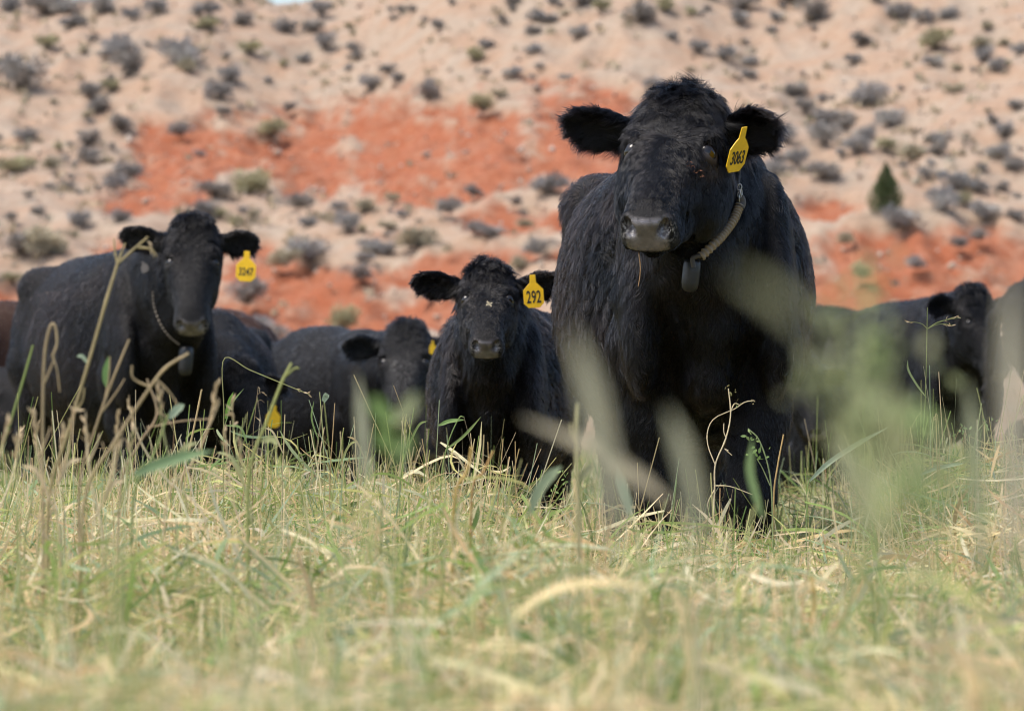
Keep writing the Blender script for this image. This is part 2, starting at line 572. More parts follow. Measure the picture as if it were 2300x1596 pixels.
def build_grass():
    parts = []
    # thatch: mown straw lying criss-cross through the sward
    n = 64000
    x, y = scatter(n)
    n = len(x)
    H = canopy(x, y)
    z = H * rng.beta(2.0, 1.6, n) * 0.95
    d = horiz_dirs(n)
    tilt = rng.normal(0, 0.38, n)
    d = norm(d * np.cos(tilt)[:, None] + np.array([0, 0, 1.0]) * np.sin(tilt)[:, None])
    L = np.minimum(rng.gamma(3.0, 0.045, n) + 0.05, .10 + .018 * y)
    bend = rng.normal(0, 0.09, (n, 3)) * L[:, None]
    t = np.linspace(-0.5, 0.5, 4)
    pts = np.stack([x, y, z], -1)[:, None, :] + d[:, None, :] * (L[:, None] * t)[..., None] + bend[:, None, :] * (1 - 4 * t * t)[None, :, None]
    pts[..., 2] = np.maximum(pts[..., 2], 0.004)
    side = norm(np.cross(d, rng.normal(size=(n, 3))))
    w = rng.uniform(0.0015, 0.0040, n)[:, None] * np.array([1, 1, 1, 0.8])[None]
    parts.append(ribbons(pts, w, side, pick_cols(n, [6, 4.6, 1.8, 2, 1.1, .4, .5, 3.4], at=np.stack([x, y], -1))))
    # standing cut stems
    n = 40000
    x, y = scatter(n)
    n = len(x)
    H = canopy(x, y)
    L = H * rng.uniform(0.6, 1.25, n) * np.where((rng.uniform(0, 1, n) > .93) & (y > 7.5), 1.35, 1.0)
    d = horiz_dirs(n) * np.abs(rng.normal(0, 0.33, n))[:, None]
    d = norm(d + np.array([0.02, 0, 1.0]))
    t = np.linspace(0, 1, 4)
    bend = horiz_dirs(n) * (L * rng.normal(0, 0.12, n))[:, None]
    pts = np.stack([x, y, np.zeros(n)], -1)[:, None, :] + d[:, None, :] * (L[:, None] * t)[..., None] + bend[:, None, :] * (t * t)[None, :, None]
    side = norm(np.cross(d, rng.normal(size=(n, 3))))
    w = rng.uniform(0.0017, 0.0034, n)[:, None] * np.array([1.1, 1, .9, .8])[None]
    parts.append(ribbons(pts, w, side, pick_cols(n, [4, 2.6, 1.0, 3, 2.2, .7, 1.2, 3], at=np.stack([x, y], -1))))
    # broad bent leaves
    n = 34000
    x, y = scatter(n)
    n = len(x)
    H = canopy(x, y)
    z0 = H * rng.uniform(0.1, 0.75, n)
    L = np.minimum(rng.uniform(0.09, 0.30, n), .05 + .028 * y)
    hd = horiz_dirs(n)
    up = rng.uniform(0.1, 1.5, n)
    t = np.linspace(0, 1, 6)
    d = norm(hd + np.array([0, 0, 1.0]) * up[:, None])
    droop = rng.uniform(0.0, 0.75, n) * L
    pts = np.stack([x, y, z0], -1)[:, None, :] + d[:, None, :] * (L[:, None] * t)[..., None]
    pts[..., 2] -= droop[:, None] * t[None] ** 2.2
    pts[..., 2] = np.maximum(pts[..., 2], 0.004)
    side = norm(np.cross(d, np.array([0, 0, 1.0]) + rng.normal(0, 0.5, (n, 3))))
    w = rng.uniform(0.0033, 0.0080, n)[:, None] * np.array([.7, 1, 1, .9, .6, .12])[None]
    parts.append(ribbons(pts, w, side, pick_cols(n, [3.4, 2.3, .7, 3, 3.0, 1.3, 1.8, 2.0], at=np.stack([x, y], -1))))
    # broad flattened leaf litter, mostly in the near field
    n = 11000
    x, y = scatter(n, 2.9, 10.5)
    n = len(x)
    H = canopy(x, y)
    z0 = H * rng.uniform(.45, 1.05, n)
    d = horiz_dirs(n)
    tilt = rng.normal(0.1, .45, n)
    d = norm(d * np.cos(tilt)[:, None] + np.array([0, 0, 1.0]) * np.sin(tilt)[:, None])
    L = np.minimum(rng.uniform(.07, .26, n), .05 + .022 * y)
    t = np.linspace(-.5, .5, 6)
    bend = rng.normal(0, .09, (n, 3)) * L[:, None]
    pts = np.stack([x, y, z0], -1)[:, None, :] + d[:, None, :] * (L[:, None] * t)[..., None] + bend[:, None, :] * (1 - 4 * t * t)[None, :, None]
    pts[..., 2] = np.maximum(pts[..., 2], .004)
    side = norm(np.cross(d, np.array([0, 0, 1.0]) + rng.normal(0, .7, (n, 3))))
    w = rng.uniform(.005, .0100, n)[:, None] * np.array([.5, .9, 1, 1, .8, .15])[None]
    parts.append(ribbons(pts, w, side, pick_cols(n, [4, 2, .8, 2, 2.2, .9, 2, 4], at=np.stack([x, y], -1))))
    # hair-fine tendrils and dead leaf shreds
    n = 14000
    x, y = scatter(n, 5.0, 12.5)
    n = len(x)
    H = canopy(x, y)
    z0 = H * rng.uniform(0.3, 0.95, n)
    t = np.linspace(0, 1, 6)
    a0 = rng.uniform(0, 6.28, n)
    curl = rng.normal(0, 2.2, n)
    L = rng.uniform(0.05, 0.16, n)
    ang = a0[:, None] + curl[:, None] * t[None]
    stp = np.stack([np.cos(ang), 0.6 * np.sin(ang + 1), np.sin(ang)], -1) * (L / 5)[:, None, None]
    pts = np.stack([x, y, z0], -1)[:, None, :] + np.cumsum(stp, 1)
    pts[..., 2] = np.maximum(pts[..., 2], 0.004)
    side = norm(rng.normal(size=(n, 3)))
    w = np.full((n, 6), 0.0013)
    parts.append(ribbons(pts, w, side, pick_cols(n, [4, 4, 2, 1, 1, .3, .3, 3], at=np.stack([x, y], -1))))
    v, f, c = gather(parts)
    me = fast_mesh('meadow_grass', v, f)
    set_color(me, 'tint', c)
    o = link('meadow_grass', me, M_PLANT)
    tag(o, 'mown green and straw coloured meadow grass around the cattle', kind='stuff')
    # clover-like leaflets low in the sward
    n = 9000
    x, y = scatter(n, 3.0, 12.5)
    n = len(x)
    H = canopy(x, y)
    z0 = H * rng.uniform(0.35, 0.98, n)
    d = norm(rng.normal(size=(n, 3)))
    s = norm(np.cross(d, rng.normal(size=(n, 3))))
    L = rng.uniform(0.008, 0.017, n)
    t = np.array([0, .35, .75, 1.0])
    pts = np.stack([x, y, z0], -1)[:, None, :] + d[:, None, :] * (L[:, None] * t)[..., None]
    w = L[:, None] * np.array([.1, .5, .5, .15])[None]
    v, f, c = ribbons(pts, w, s, pick_cols(n, [.3, .3, .1, 2, 4, 3, 2, .2], at=np.stack([x, y], -1)))
    me = fast_mesh('alfalfa_leaves', v, f)
    set_color(me, 'tint', c)
    o = link('alfalfa_leaves', me, M_PLANT)
    tag(o, 'tiny green alfalfa leaves scattered through the mown grass', kind='stuff')
    # taller pasture beyond the herd
    n = 26000
    y = rng.uniform(14, 46, n)
    x = rng.uniform(-1, 1, n) * (0.124 * y + 0.8)
    L = rng.uniform(0.15, 0.34, n) * (1 + .35 * sstep(y, 19, 26))
    d = norm(horiz_dirs(n) * 0.4 + np.array([0, 0, 1.0]))
    t = np.linspace(0, 1, 3)
    pts = np.stack([x, y, np.zeros(n)], -1)[:, None, :] + d[:, None, :] * (L[:, None] * t)[..., None]
    side = norm(np.cross(d, rng.normal(size=(n, 3))))
    w = rng.uniform(0.008, 0.016, n)[:, None] * np.array([1, .9, .4])[None]
    v, f, c = ribbons(pts, w, side, pick_cols(n, [1.5, 1, .5, 3, 4, 3, 1, 1], at=np.stack([x, y], -1)))
    me = fast_mesh('pasture_grass', v, f)
    set_color(me, 'tint', c)
    o = link('pasture_grass', me, M_PLANT)
    tag(o, 'green pasture grass behind the herd', kind='stuff')


# ------------------------------------------------------------------ signed distance modelling of the cattle
class Field:
    def __init__(self, xs, ys, zs):
        self.xs, self.ys, self.zs = xs, ys, zs
        self.F = np.full((len(xs), len(ys), len(zs)), 0.5, np.float32)

    def block(self, lo, hi):
        s = []
        for ax, l, h in ((self.xs, lo[0], hi[0]), (self.ys, lo[1], hi[1]), (self.zs, lo[2], hi[2])):
            a = max(int(np.searchsorted(ax, l)) - 1, 0)
            b = min(int(np.searchsorted(ax, h)) + 1, len(ax))
            s.append(slice(a, max(b, a)))
        s = tuple(s)
        X, Y, Z = np.meshgrid(self.xs[s[0]], self.ys[s[1]], self.zs[s[2]], indexing='ij')
        return s, np.stack([X, Y, Z], -1).astype(np.float32)

    def union(self, fn, lo, hi, k):
        m = k + 0.03
        s, p = self.block(np.asarray(lo) - m, np.asarray(hi) + m)
        if p.size == 0:
            return
        d = fn(p)
        a = self.F[s]
        h = np.maximum(k - np.abs(a - d), 0) / k
        self.F[s] = np.minimum(a, d) - h * h * k * 0.25

    def cut(self, fn, lo, hi, k):
        m = k + 0.03
        s, p = self.block(np.asarray(lo) - m, np.asarray(hi) + m)
        if p.size == 0:
            return
        d = -fn(p)
        a = self.F[s]
        h = np.maximum(k - np.abs(a - d), 0) / k
        self.F[s] = np.maximum(a, d) + h * h * k * 0.25

    def cone(self, a, b, ra, rb, k=0.04):
        a, b = np.asarray(a, float), np.asarray(b, float)
        ab = b - a
        L2 = float(ab @ ab) + 1e-9

        def fn(p):
            t = np.clip(((p - a) @ ab) / L2, 0, 1)
            q = p - a - t[..., None] * ab
            return np.sqrt((q * q).sum(-1)) - (ra + (rb - ra) * t)
        r = max(ra, rb)
        self.union(fn, np.minimum(a, b) - r, np.maximum(a, b) + r, k)

    def chain(self, pts, rad, k=0.03):
        for i in range(len(pts) - 1):
            self.cone(pts[i], pts[i + 1], rad[i], rad[i + 1], k)

    def ell(self, c, r, rot=None, k=0.04, cut=False):
        c, r = np.asarray(c, float), np.asarray(r, float)
        M = np.eye(3) if rot is None else np.asarray(rot, float)   # columns = axes

        def fn(p):
            q = (p - c) @ M
            k0 = np.sqrt(((q / r) ** 2).sum(-1))
            k1 = np.sqrt(((q / (r * r)) ** 2).sum(-1)) + 1e-6
            return k0 * (k0 - 1) / k1
        e = np.abs(M) @ r
        (self.cut if cut else self.union)(fn, c - e, c + e, k)

    def loft(self, org, M, st, k=0.04, pw=2.2):
        """st rows: (u, centre v, half width, half depth); M columns: u, v, w axes"""
        org = np.asarray(org, float)
        st = np.asarray(st, float)
        M = np.asarray(M, float)

        def fn(p):
            q = (p - org) @ M
            u = q[..., 0]
            uc = np.clip(u, st[0, 0], st[-1, 0])
            cv = np.interp(uc, st[:, 0], st[:, 1])
            a = np.interp(uc, st[:, 0], st[:, 2])
            b = np.interp(uc, st[:, 0], st[:, 3])
            rr = (np.abs(q[..., 2] / a) ** pw + np.abs((q[..., 1] - cv) / b) ** pw) ** (1 / pw)
            d = (rr - 1) * np.minimum(a, b)
            du = np.abs(u - uc)
            return np.where(du > 0, np.sqrt(np.maximum(d, 0) ** 2 + du * du) + np.minimum(d, 0) * (du == 0), d)
        cor = []
        for row in st:
            for sv in (-1, 1):
                for sw in (-1, 1):
                    cor.append(org + M @ np.array([row[0], row[1] + sv * row[3], sw * row[2]]))
        cor = np.array(cor)
        self.union(fn, cor.min(0), cor.max(0), k)

    def mesh(self):
        F = self.F
        S = F < 0
        nx, ny, nz = F.shape
        c = np.zeros((nx - 1, ny - 1, nz - 1), np.int8)
        for dx in (0, 1):
            for dy in (0, 1):
                for dz in (0, 1):
                    c += S[dx:nx - 1 + dx, dy:ny - 1 + dy, dz:nz - 1 + dz]
        act = np.argwhere((c > 0) & (c < 8))
        vid = np.full(c.shape, -1, np.int32)
        vid[act[:, 0], act[:, 1], act[:, 2]] = np.arange(len(act))
        acc = np.zeros((len(act), 3))
        cnt = np.zeros(len(act))
        corners = [(0, 0, 0), (1, 0, 0), (0, 1, 0), (1, 1, 0), (0, 0, 1), (1, 0, 1), (0, 1, 1), (1, 1, 1)]
        val = {q: F[act[:, 0] + q[0], act[:, 1] + q[1], act[:, 2] + q[2]] for q in corners}
        for q in corners:
            for ax in range(3):
                if q[ax] == 0:
                    r = list(q)
                    r[ax] = 1
                    r = tuple(r)
                    a, b = val[q], val[r]
                    m = (a < 0) != (b < 0)
                    t = a / np.where(np.abs(a - b) < 1e-9, 1e-9, a - b)
                    pos = np.tile(np.array(q, float), (len(act), 1))
                    pos[:, ax] = t
                    acc[m] += pos[m]
                    cnt[m] += 1
        idx = act + acc / cnt[:, None]
        v = np.stack([np.interp(idx[:, i], np.arange(len(a)), a) for i, a in enumerate((self.xs, self.ys, self.zs))], -1)
        faces = []
        for ax in range(3):
            sl0 = [slice(None)] * 3
            sl1 = [slice(None)] * 3
            sl0[ax] = slice(0, -1)
            sl1[ax] = slice(1, None)
            A, B = S[tuple(sl0)], S[tuple(sl1)]
            e = np.argwhere(A != B)
            o1, o2 = [(1, 2), (2, 0), (0, 1)][ax]
            ok = (e[:, o1] > 0) & (e[:, o2] > 0) & (e[:, o1] < F.shape[o1] - 1) & (e[:, o2] < F.shape[o2] - 1)
            e = e[ok]
            ins = A[e[:, 0], e[:, 1], e[:, 2]]
            q = []
            for d1, d2 in ((-1, -1), (0, -1), (0, 0), (-1, 0)):
                g = e.copy()
                g[:, o1] += d1
                g[:, o2] += d2
                q.append(vid[g[:, 0], g[:, 1], g[:, 2]])
            q = np.stack(q, -1)
            q[~ins] = q[~ins][:, ::-1]
            faces.append(q)
        f = np.concatenate(faces)
        f = f[(f >= 0).all(1)]
        return v, f

    def grad(self, v):
        """surface normals from the field"""
        out = []
        ix = [np.interp(v[:, i], a, np.arange(len(a))) for i, a in enumerate((self.xs, self.ys, self.zs))]
        i0 = [np.clip(np.round(q).astype(int), 1, len(a) - 2) for q, a in zip(ix, (self.xs, self.ys, self.zs))]
        F = self.F
        gx = (F[i0[0] + 1, i0[1], i0[2]] - F[i0[0] - 1, i0[1], i0[2]]) / (self.xs[i0[0] + 1] - self.xs[i0[0] - 1])
        gy = (F[i0[0], i0[1] + 1, i0[2]] - F[i0[0], i0[1] - 1, i0[2]]) / (self.ys[i0[1] + 1] - self.ys[i0[1] - 1])
        gz = (F[i0[0], i0[1], i0[2] + 1] - F[i0[0], i0[1], i0[2] - 1]) / (self.zs[i0[2] + 1] - self.zs[i0[2] - 1])
        return norm(np.stack([gx, gy, gz], -1))


def vnormals(v, f):
    n = np.zeros_like(v)
    a, b, c, d = (v[f[:, i]] for i in range(4))
    fn = np.cross(c - a, d - b)
    for i in range(4):
        np.add.at(n, f[:, i], fn)
    return norm(n)


def smooth_mesh(v, f, it=2, lam=0.4):
    e = np.concatenate([f[:, [0, 1]], f[:, [1, 2]], f[:, [2, 3]], f[:, [3, 0]]])
    n = len(v)
    deg = np.bincount(e.ravel(), minlength=n).astype(float)[:, None]
    for _ in range(it):
        s = np.zeros_like(v)
        for i in range(3):
            s[:, i] = np.bincount(e[:, 0], v[e[:, 1], i], n) + np.bincount(e[:, 1], v[e[:, 0], i], n)
        v = v + lam * (s / np.maximum(deg, 1) - v)
    return v


def axis(a, b, hf, hc, f0, f1):
    """grid coordinates from a to b, fine (hf) inside f0..f1, coarse elsewhere"""
    out = []
    x = a
    while x < b:
        out.append(x)
        x += hf if f0 <= x <= f1 else hc
    return np.array(out)


def head_axes(yaw, pitch, roll):
    """u along the face to the nose, v out of the forehead, w to the viewer's right; yaw > 0 turns the face to the viewer's left"""
    u = np.array([-math.sin(yaw) * math.cos(pitch), -math.cos(yaw) * math.cos(pitch), -math.sin(pitch)])
    w = np.array([math.cos(yaw), -math.sin(yaw), 0.0])
    v = np.cross(w, u)
    if v[2] < 0 and pitch < R(85):
        v = -v
    w2 = w * math.cos(roll) + v * math.sin(roll)
    v2 = v * math.cos(roll) - w * math.sin(roll)
    return np.stack([u, v2, w2], 1)


def lengths(p, q):
    return np.sqrt(((p - q) ** 2).sum(-1))


def make_cattle(name, label, cat, group, loc, rz, S, poll_w, hyaw, hpitch, hroll=0.0, hs=1.0, ears=None, fine=0.007, coarse=0.014,
                fur=None, tw=1.0, leg=1.0, step=0.0, nstep=0.0, mats=None, belly=1.0, neck=1.0, bris=1.0, eyes=True, ck=.72, es=.86, hw=.19, udder=False):
    """poll_w: world position of the poll; hyaw/hpitch: world direction of the face"""
    M_s, M_f = mats or (M_SKIN, M_FUR)
    root = empty(name, loc, rz, S)
    tag(root, label, cat, group)
    Rz = np.array([[math.cos(rz), -math.sin(rz), 0], [math.sin(rz), math.cos(rz), 0], [0, 0, 1.0]])

    def to_local(p):
        return (np.asarray(p, float) - np.asarray(loc, float)) @ Rz / S

    def dir_local(d):
        return np.asarray(d, float) @ Rz
    poll = to_local(poll_w)
    HM = Rz.T @ head_axes(hyaw, hpitch, hroll)

    def hp(u, v, w):
        return poll + HM @ (np.array([u, v, w]) * hs)
    # extents
    nose = hp(0.5, -0.1, 0)
    allp = np.array([poll, nose, hp(0.05, -.05, .3), hp(.05, -.05, -.3), hp(.05, .12, .3), hp(.05, .12, -.3), hp(.3, -.3, 0)])
    x0, x1 = min(-0.42 * tw, allp[:, 0].min() - 0.03), max(0.42 * tw, allp[:, 0].max() + 0.03)
    y0 = min(-0.5, allp[:, 1].min() - 0.06)
    z1 = max(1.36, allp[:, 2].max() + 0.08)
    zh0 = min(nose[2], poll[2]) - 0.12
    xs = axis(x0, x1, fine, coarse, allp[:, 0].min() - .05, allp[:, 0].max() + .05)
    ys = axis(y0, 1.82, fine, coarse, y0, max(allp[:, 1].max(), y0 + .3))
    zs = axis(-0.03, z1, fine, coarse, zh0, z1)
    G = Field(xs, ys, zs)
    # ---- trunk
    G.loft((0, 0, 0), np.array([[0, 0, 1.0], [1, 0, 0], [0, 1, 0]]),
           [(-0.22, .92, .05 * tw, .14), (-0.13, .91, .095 * tw, .25), (0.0, .91, .150 * tw, .33), (0.16, .895, .215 * tw, .365), (0.36, .88, .285 * tw, .38), (0.62, .865, .325 * tw, .385 * belly),
            (0.95, .875, .335 * tw, .38 * belly), (1.18, .915, .305 * tw, .345), (1.38, .95, .26 * tw, .285), (1.52, .97, .21 * tw, .235), (1.60, .97, .12 * tw, .14)], 0.05, 2.25)
    G.cone((0, .10, 1.17), (0, 1.35, 1.14), .085, .10, .10)         # spine
    for s in (-1, 1):
        sx = s * tw
        G.ell((sx * .158, -.01, .885), (.062, .16, .28), None, .045)          # shoulder
        G.ell((sx * .165, -.13, .80), (.048, .10, .19), None, .03)         # point of shoulder
        G.ell((sx * .18, 1.32, .88), (.125, .24, .27), None, .08)          # thigh
        G.ell((sx * .22, 1.22, 1.15), (.08, .12, .075), None, .07)         # hook
        # foreleg
        dy = (step if s < 0 else -step)
        xk = s * (.098 * tw + .008)
        G.chain([(sx * .145, .02, .74), (xk * 1.22, .01 + dy * .4, .56), (xk, -.02 + dy, .37 * leg), (xk, -.005 + dy, .30 * leg), (xk, .0 + dy, .13), (xk, -.01 + dy, .07)],
                [.098, .076, .056, .046, .040, .05], .035)
        G.cone((xk, -.02 + dy, .05), (xk, -.05 + dy, .015), .052, .056, .015)
        # hind leg
        xh = s * hw * tw
        dh = nstep * s
        G.chain([(xh * 1.05, 1.25, .80), (xh, 1.22 + dh * .5, .66), (xh, 1.53 + dh, .50), (xh, 1.50 + dh, .30), (xh, 1.45 + dh, .12), (xh, 1.43 + dh, .07)],
                [.15, .11, .062, .046, .044, .05], .04)
        G.cone((xh, 1.42 + dh, .05), (xh, 1.39 + dh, .015), .05, .055, .015)
    for s in (-1, 1):
        G.ell((s * tw * .40, 1.02, 1.02), (.10, .16, .12), None, .06, cut=True)     # flank hollow under the loin
        G.ell((s * tw * .36, .20, .80), (.07, .08, .30), None, .05, cut=True)       # hollow behind the shoulder
        G.cone((s * tw * .12, .02, 1.14), (s * tw * .20, -.06, .86), .028, .03, .035)  # shoulder blade ridge
    if udder:
        G.ell((0, 1.18, .50), (.15, .19, .15), None, .06)
    # ---- neck: from withers and chest to the skull
    nk_top, nk_low = hp(0.02, -.13, 0), hp(.17, -.235, 0)
    wt = np.array([0, .12, 1.13])
    ch = np.array([0, -.12, .82])
    mid_t = (nk_top * .5 + wt * .5)
    mid_l = (nk_low * .5 + ch * .5)
    G.chain([wt, mid_t, nk_top], [.13 * neck, .11 * neck, .085 * hs], .09)
    G.chain([ch, mid_l, nk_low], [.105 * neck, .095 * neck, .055 * hs], .06)
    G.chain([wt * .5 + ch * .5, mid_t * .5 + mid_l * .5, nk_top * .5 + nk_low * .5], [.150 * neck, .122 * neck, .088 * hs], .07)
    # brisket and dewlap
    br = np.array([0, -.15, .63 if bris >= 1 else .68])
    G.chain([hp(.24, -.26, 0), nk_low * .45 + np.array([0, -.21, .80]) * .55, (0, -.20, .78), br], [.02, .024, .034, .036], .035)
    G.ell(br + np.array([0, .08, .02]), (.05 * bris, .12, .06), None, .05)
    for s in (-1, 1):
        G.cone(br + np.array([s * .02, -.0, .10]), hp(.20, -.20, s * .03), .020, .025, .03)
    # tail
    G.chain([(0, 1.56, 1.14), (0, 1.66, 1.02), (.01, 1.69, .7), (.01, 1.69, .45)], [.04, .03, .02, .03], .03)
    # ---- skull
    ks = 0.03 * hs

    def hst(rows):
        return [[c * hs for c in r] for r in rows]
    G.loft(poll, HM, hst([(-.06, -.075, .055, .05), (-.01, -.075, .092, .075), (.05, -.085, .116, .088), (.12, -.092, .123, .094), (.18, -.095, .118, .096), (.25, -.090, .096, .090),
                          (.32, -.080, .076, .080), (.375, -.074, .069, .074), (.42, -.072, .070, .070), (.455, -.074, .071, .064), (.482, -.074, .065, .056), (.497, -.073, .053, .043)]), ks, 2.35)
    for s in (-1, 1):
        G.ell(hp(.190, -.160, s * .080 * ck), np.array([.125, .095, .062 * (.4 + .6 * ck)]) * hs, HM, ks)                    # cheek
        G.ell(hp(.138, -.030, s * .082), np.array([.040, .020, .030]) * hs, HM, .022 * hs)             # brow
        G.cone(hp(.19, -.215, s * .066 * ck), hp(.38, -.135, s * .034), .050 * hs, .032 * hs, ks)           # jaw bones
        G.ell(hp(.435, -.098, s * .048), np.array([.05, .035, .028]) * hs, HM, .02 * hs)                # upper lip
        G.ell(hp(.465, -.045, s * .042), np.array([.024, .022, .024]) * hs, HM, .018 * hs)               # nostril wing
        G.cone(hp(.20, -.105, s * .088), hp(.33, -.085, s * .066), .012 * hs, .010 * hs, .03 * hs)      # facial crest
        G.ell(hp(.172, -.049, s * .0885), np.array([.036, .0265, .0265]) * hs, HM, .012 * hs)             # lids
    G.ell(hp(-.018, -.045, 0), np.array([.055, .05, .072]) * hs, HM, .04 * hs)                         # poll
    G.cone(hp(.36, -.135, 0), hp(.435, -.135, 0), .036 * hs, .032 * hs, .025 * hs)                     # chin
    # ---- ears
    ears = ears or []
    EA = []
    for e in ears:
        s = e['s']
        d = norm(dir_local(e['d']))
        nn = dir_local(e['n'])
        nn = norm(nn - d * (nn @ d))
        tt = np.cross(d, nn)
        E = np.stack([d, tt, nn], 1)
        L, W = e.get('L', .19) * hs, e.get('W', .115) * hs
        r0 = hp(.035, -.095, s * .088)
        G.cone(r0, r0 + d * L * .42, .036 * hs, .030 * hs, .02)
        c0 = r0 + d * L * .62
        G.ell(c0, (L * .46, W * .5, .021 * hs), E, .02)
        G.ell(c0 + nn * .020 * hs + d * L * .03, (L * .40, W * .37, .017 * hs), E, .012, cut=True)
        EA.append((r0, d, tt, nn, L, W))
    # ---- cuts: eyes, nostrils, mouth
    epos = []
    for s in (-1, 1):
        ec = hp(.172, -.0475, s * .0885)
        an = norm(HM @ np.array([0.55, -0.1, 0.28 * s]))
        al = norm(HM @ np.array([.16, -.62, s * .77]))
        nz_ = norm(HM @ np.array([-.16, .78, s * .60]))
        al = norm(al - nz_ * (al @ nz_))
        E = np.stack([al, np.cross(nz_, al), nz_], 1)
        epos.append(ec + nz_ * .0035 * hs * (1 if es == 1 else .6))
        G.ell(ec + nz_ * .026 * hs, np.array([.0295, .0185, .024]) * hs * es, E, .004, cut=True)
        a1 = norm(HM @ np.array([.25, .75, s * .55]))
        n1 = norm(HM @ np.array([.85, .1, s * .35]))
        n1 = norm(n1 - a1 * (n1 @ a1))
        E = np.stack([a1, np.cross(n1, a1), n1], 1)
        G.ell(hp(.492, -.050, s * .044), np.array([.0215, .0150, .036]) * hs, E, .006, cut=True)
    for s in (-1, 0, 1):
        G.ell(hp(.455 - .03 * abs(s), -.127 - .004 * abs(s), s * .045), np.array([.055, .0045, .05]) * hs, HM, .008, cut=True)
    v, f = G.mesh()
    # keep the largest piece only
    v = smooth_mesh(v, f, 2, 0.35)
    n = vnormals(v, f)
    H = (v - poll) @ HM / hs                       # head coordinates
    # nose pad
    pad = sstep(H[:, 0], .448, .462) * (1 - sstep(np.abs(H[:, 2]), .048, .056)) * (1 - sstep(-H[:, 1], .108, .116)) * (1 - sstep(H[:, 1], -.028, -.018))
    pad = np.where((H[:, 0] > .44) & (H[:, 0] < .6), pad, 0)
    for ec in epos:
        pad = np.maximum(pad, (.24 if es == 1 else .12) * (1 - sstep(lengths(v, ec), .030 * hs, .037 * hs)))
    me = fast_mesh('body', v, f, True)
    set_float(me, 'pad', pad)
    crust = np.zeros(len(v))
    for s in (-1, 1):
        dd = lengths(H, np.array([.482, -.060, s * .050]))
        crust = np.maximum(crust, np.exp(-(dd / .022) ** 2))
    set_float(me, 'crust', crust)
    body = link('body', me, M_s, root)
    if eyes:
        for ec in epos:
            import bmesh
            bm = bmesh.new()
            bmesh.ops.create_uvsphere(bm, u_segments=20, v_segments=12, radius=.0265 * hs * es)
            em = bpy.data.meshes.new('eye')
            bm.to_mesh(em)
            bm.free()
            for p_ in em.polygons:
                p_.use_smooth = True
            eo = link('eye', em, M_EYE, root)
            eo.location = Vector(ec)
    ctx = dict(root=root, loc=np.asarray(loc, float), Rz=Rz, S=S, hp=hp, HM=HM, poll=poll, v=v, f=f, n=n, pad=pad, H=H, EA=EA, hs=hs, epos=epos, to_local=to_local)
    if fur:
        grow_coat(ctx, fur, M_f)
    return ctx


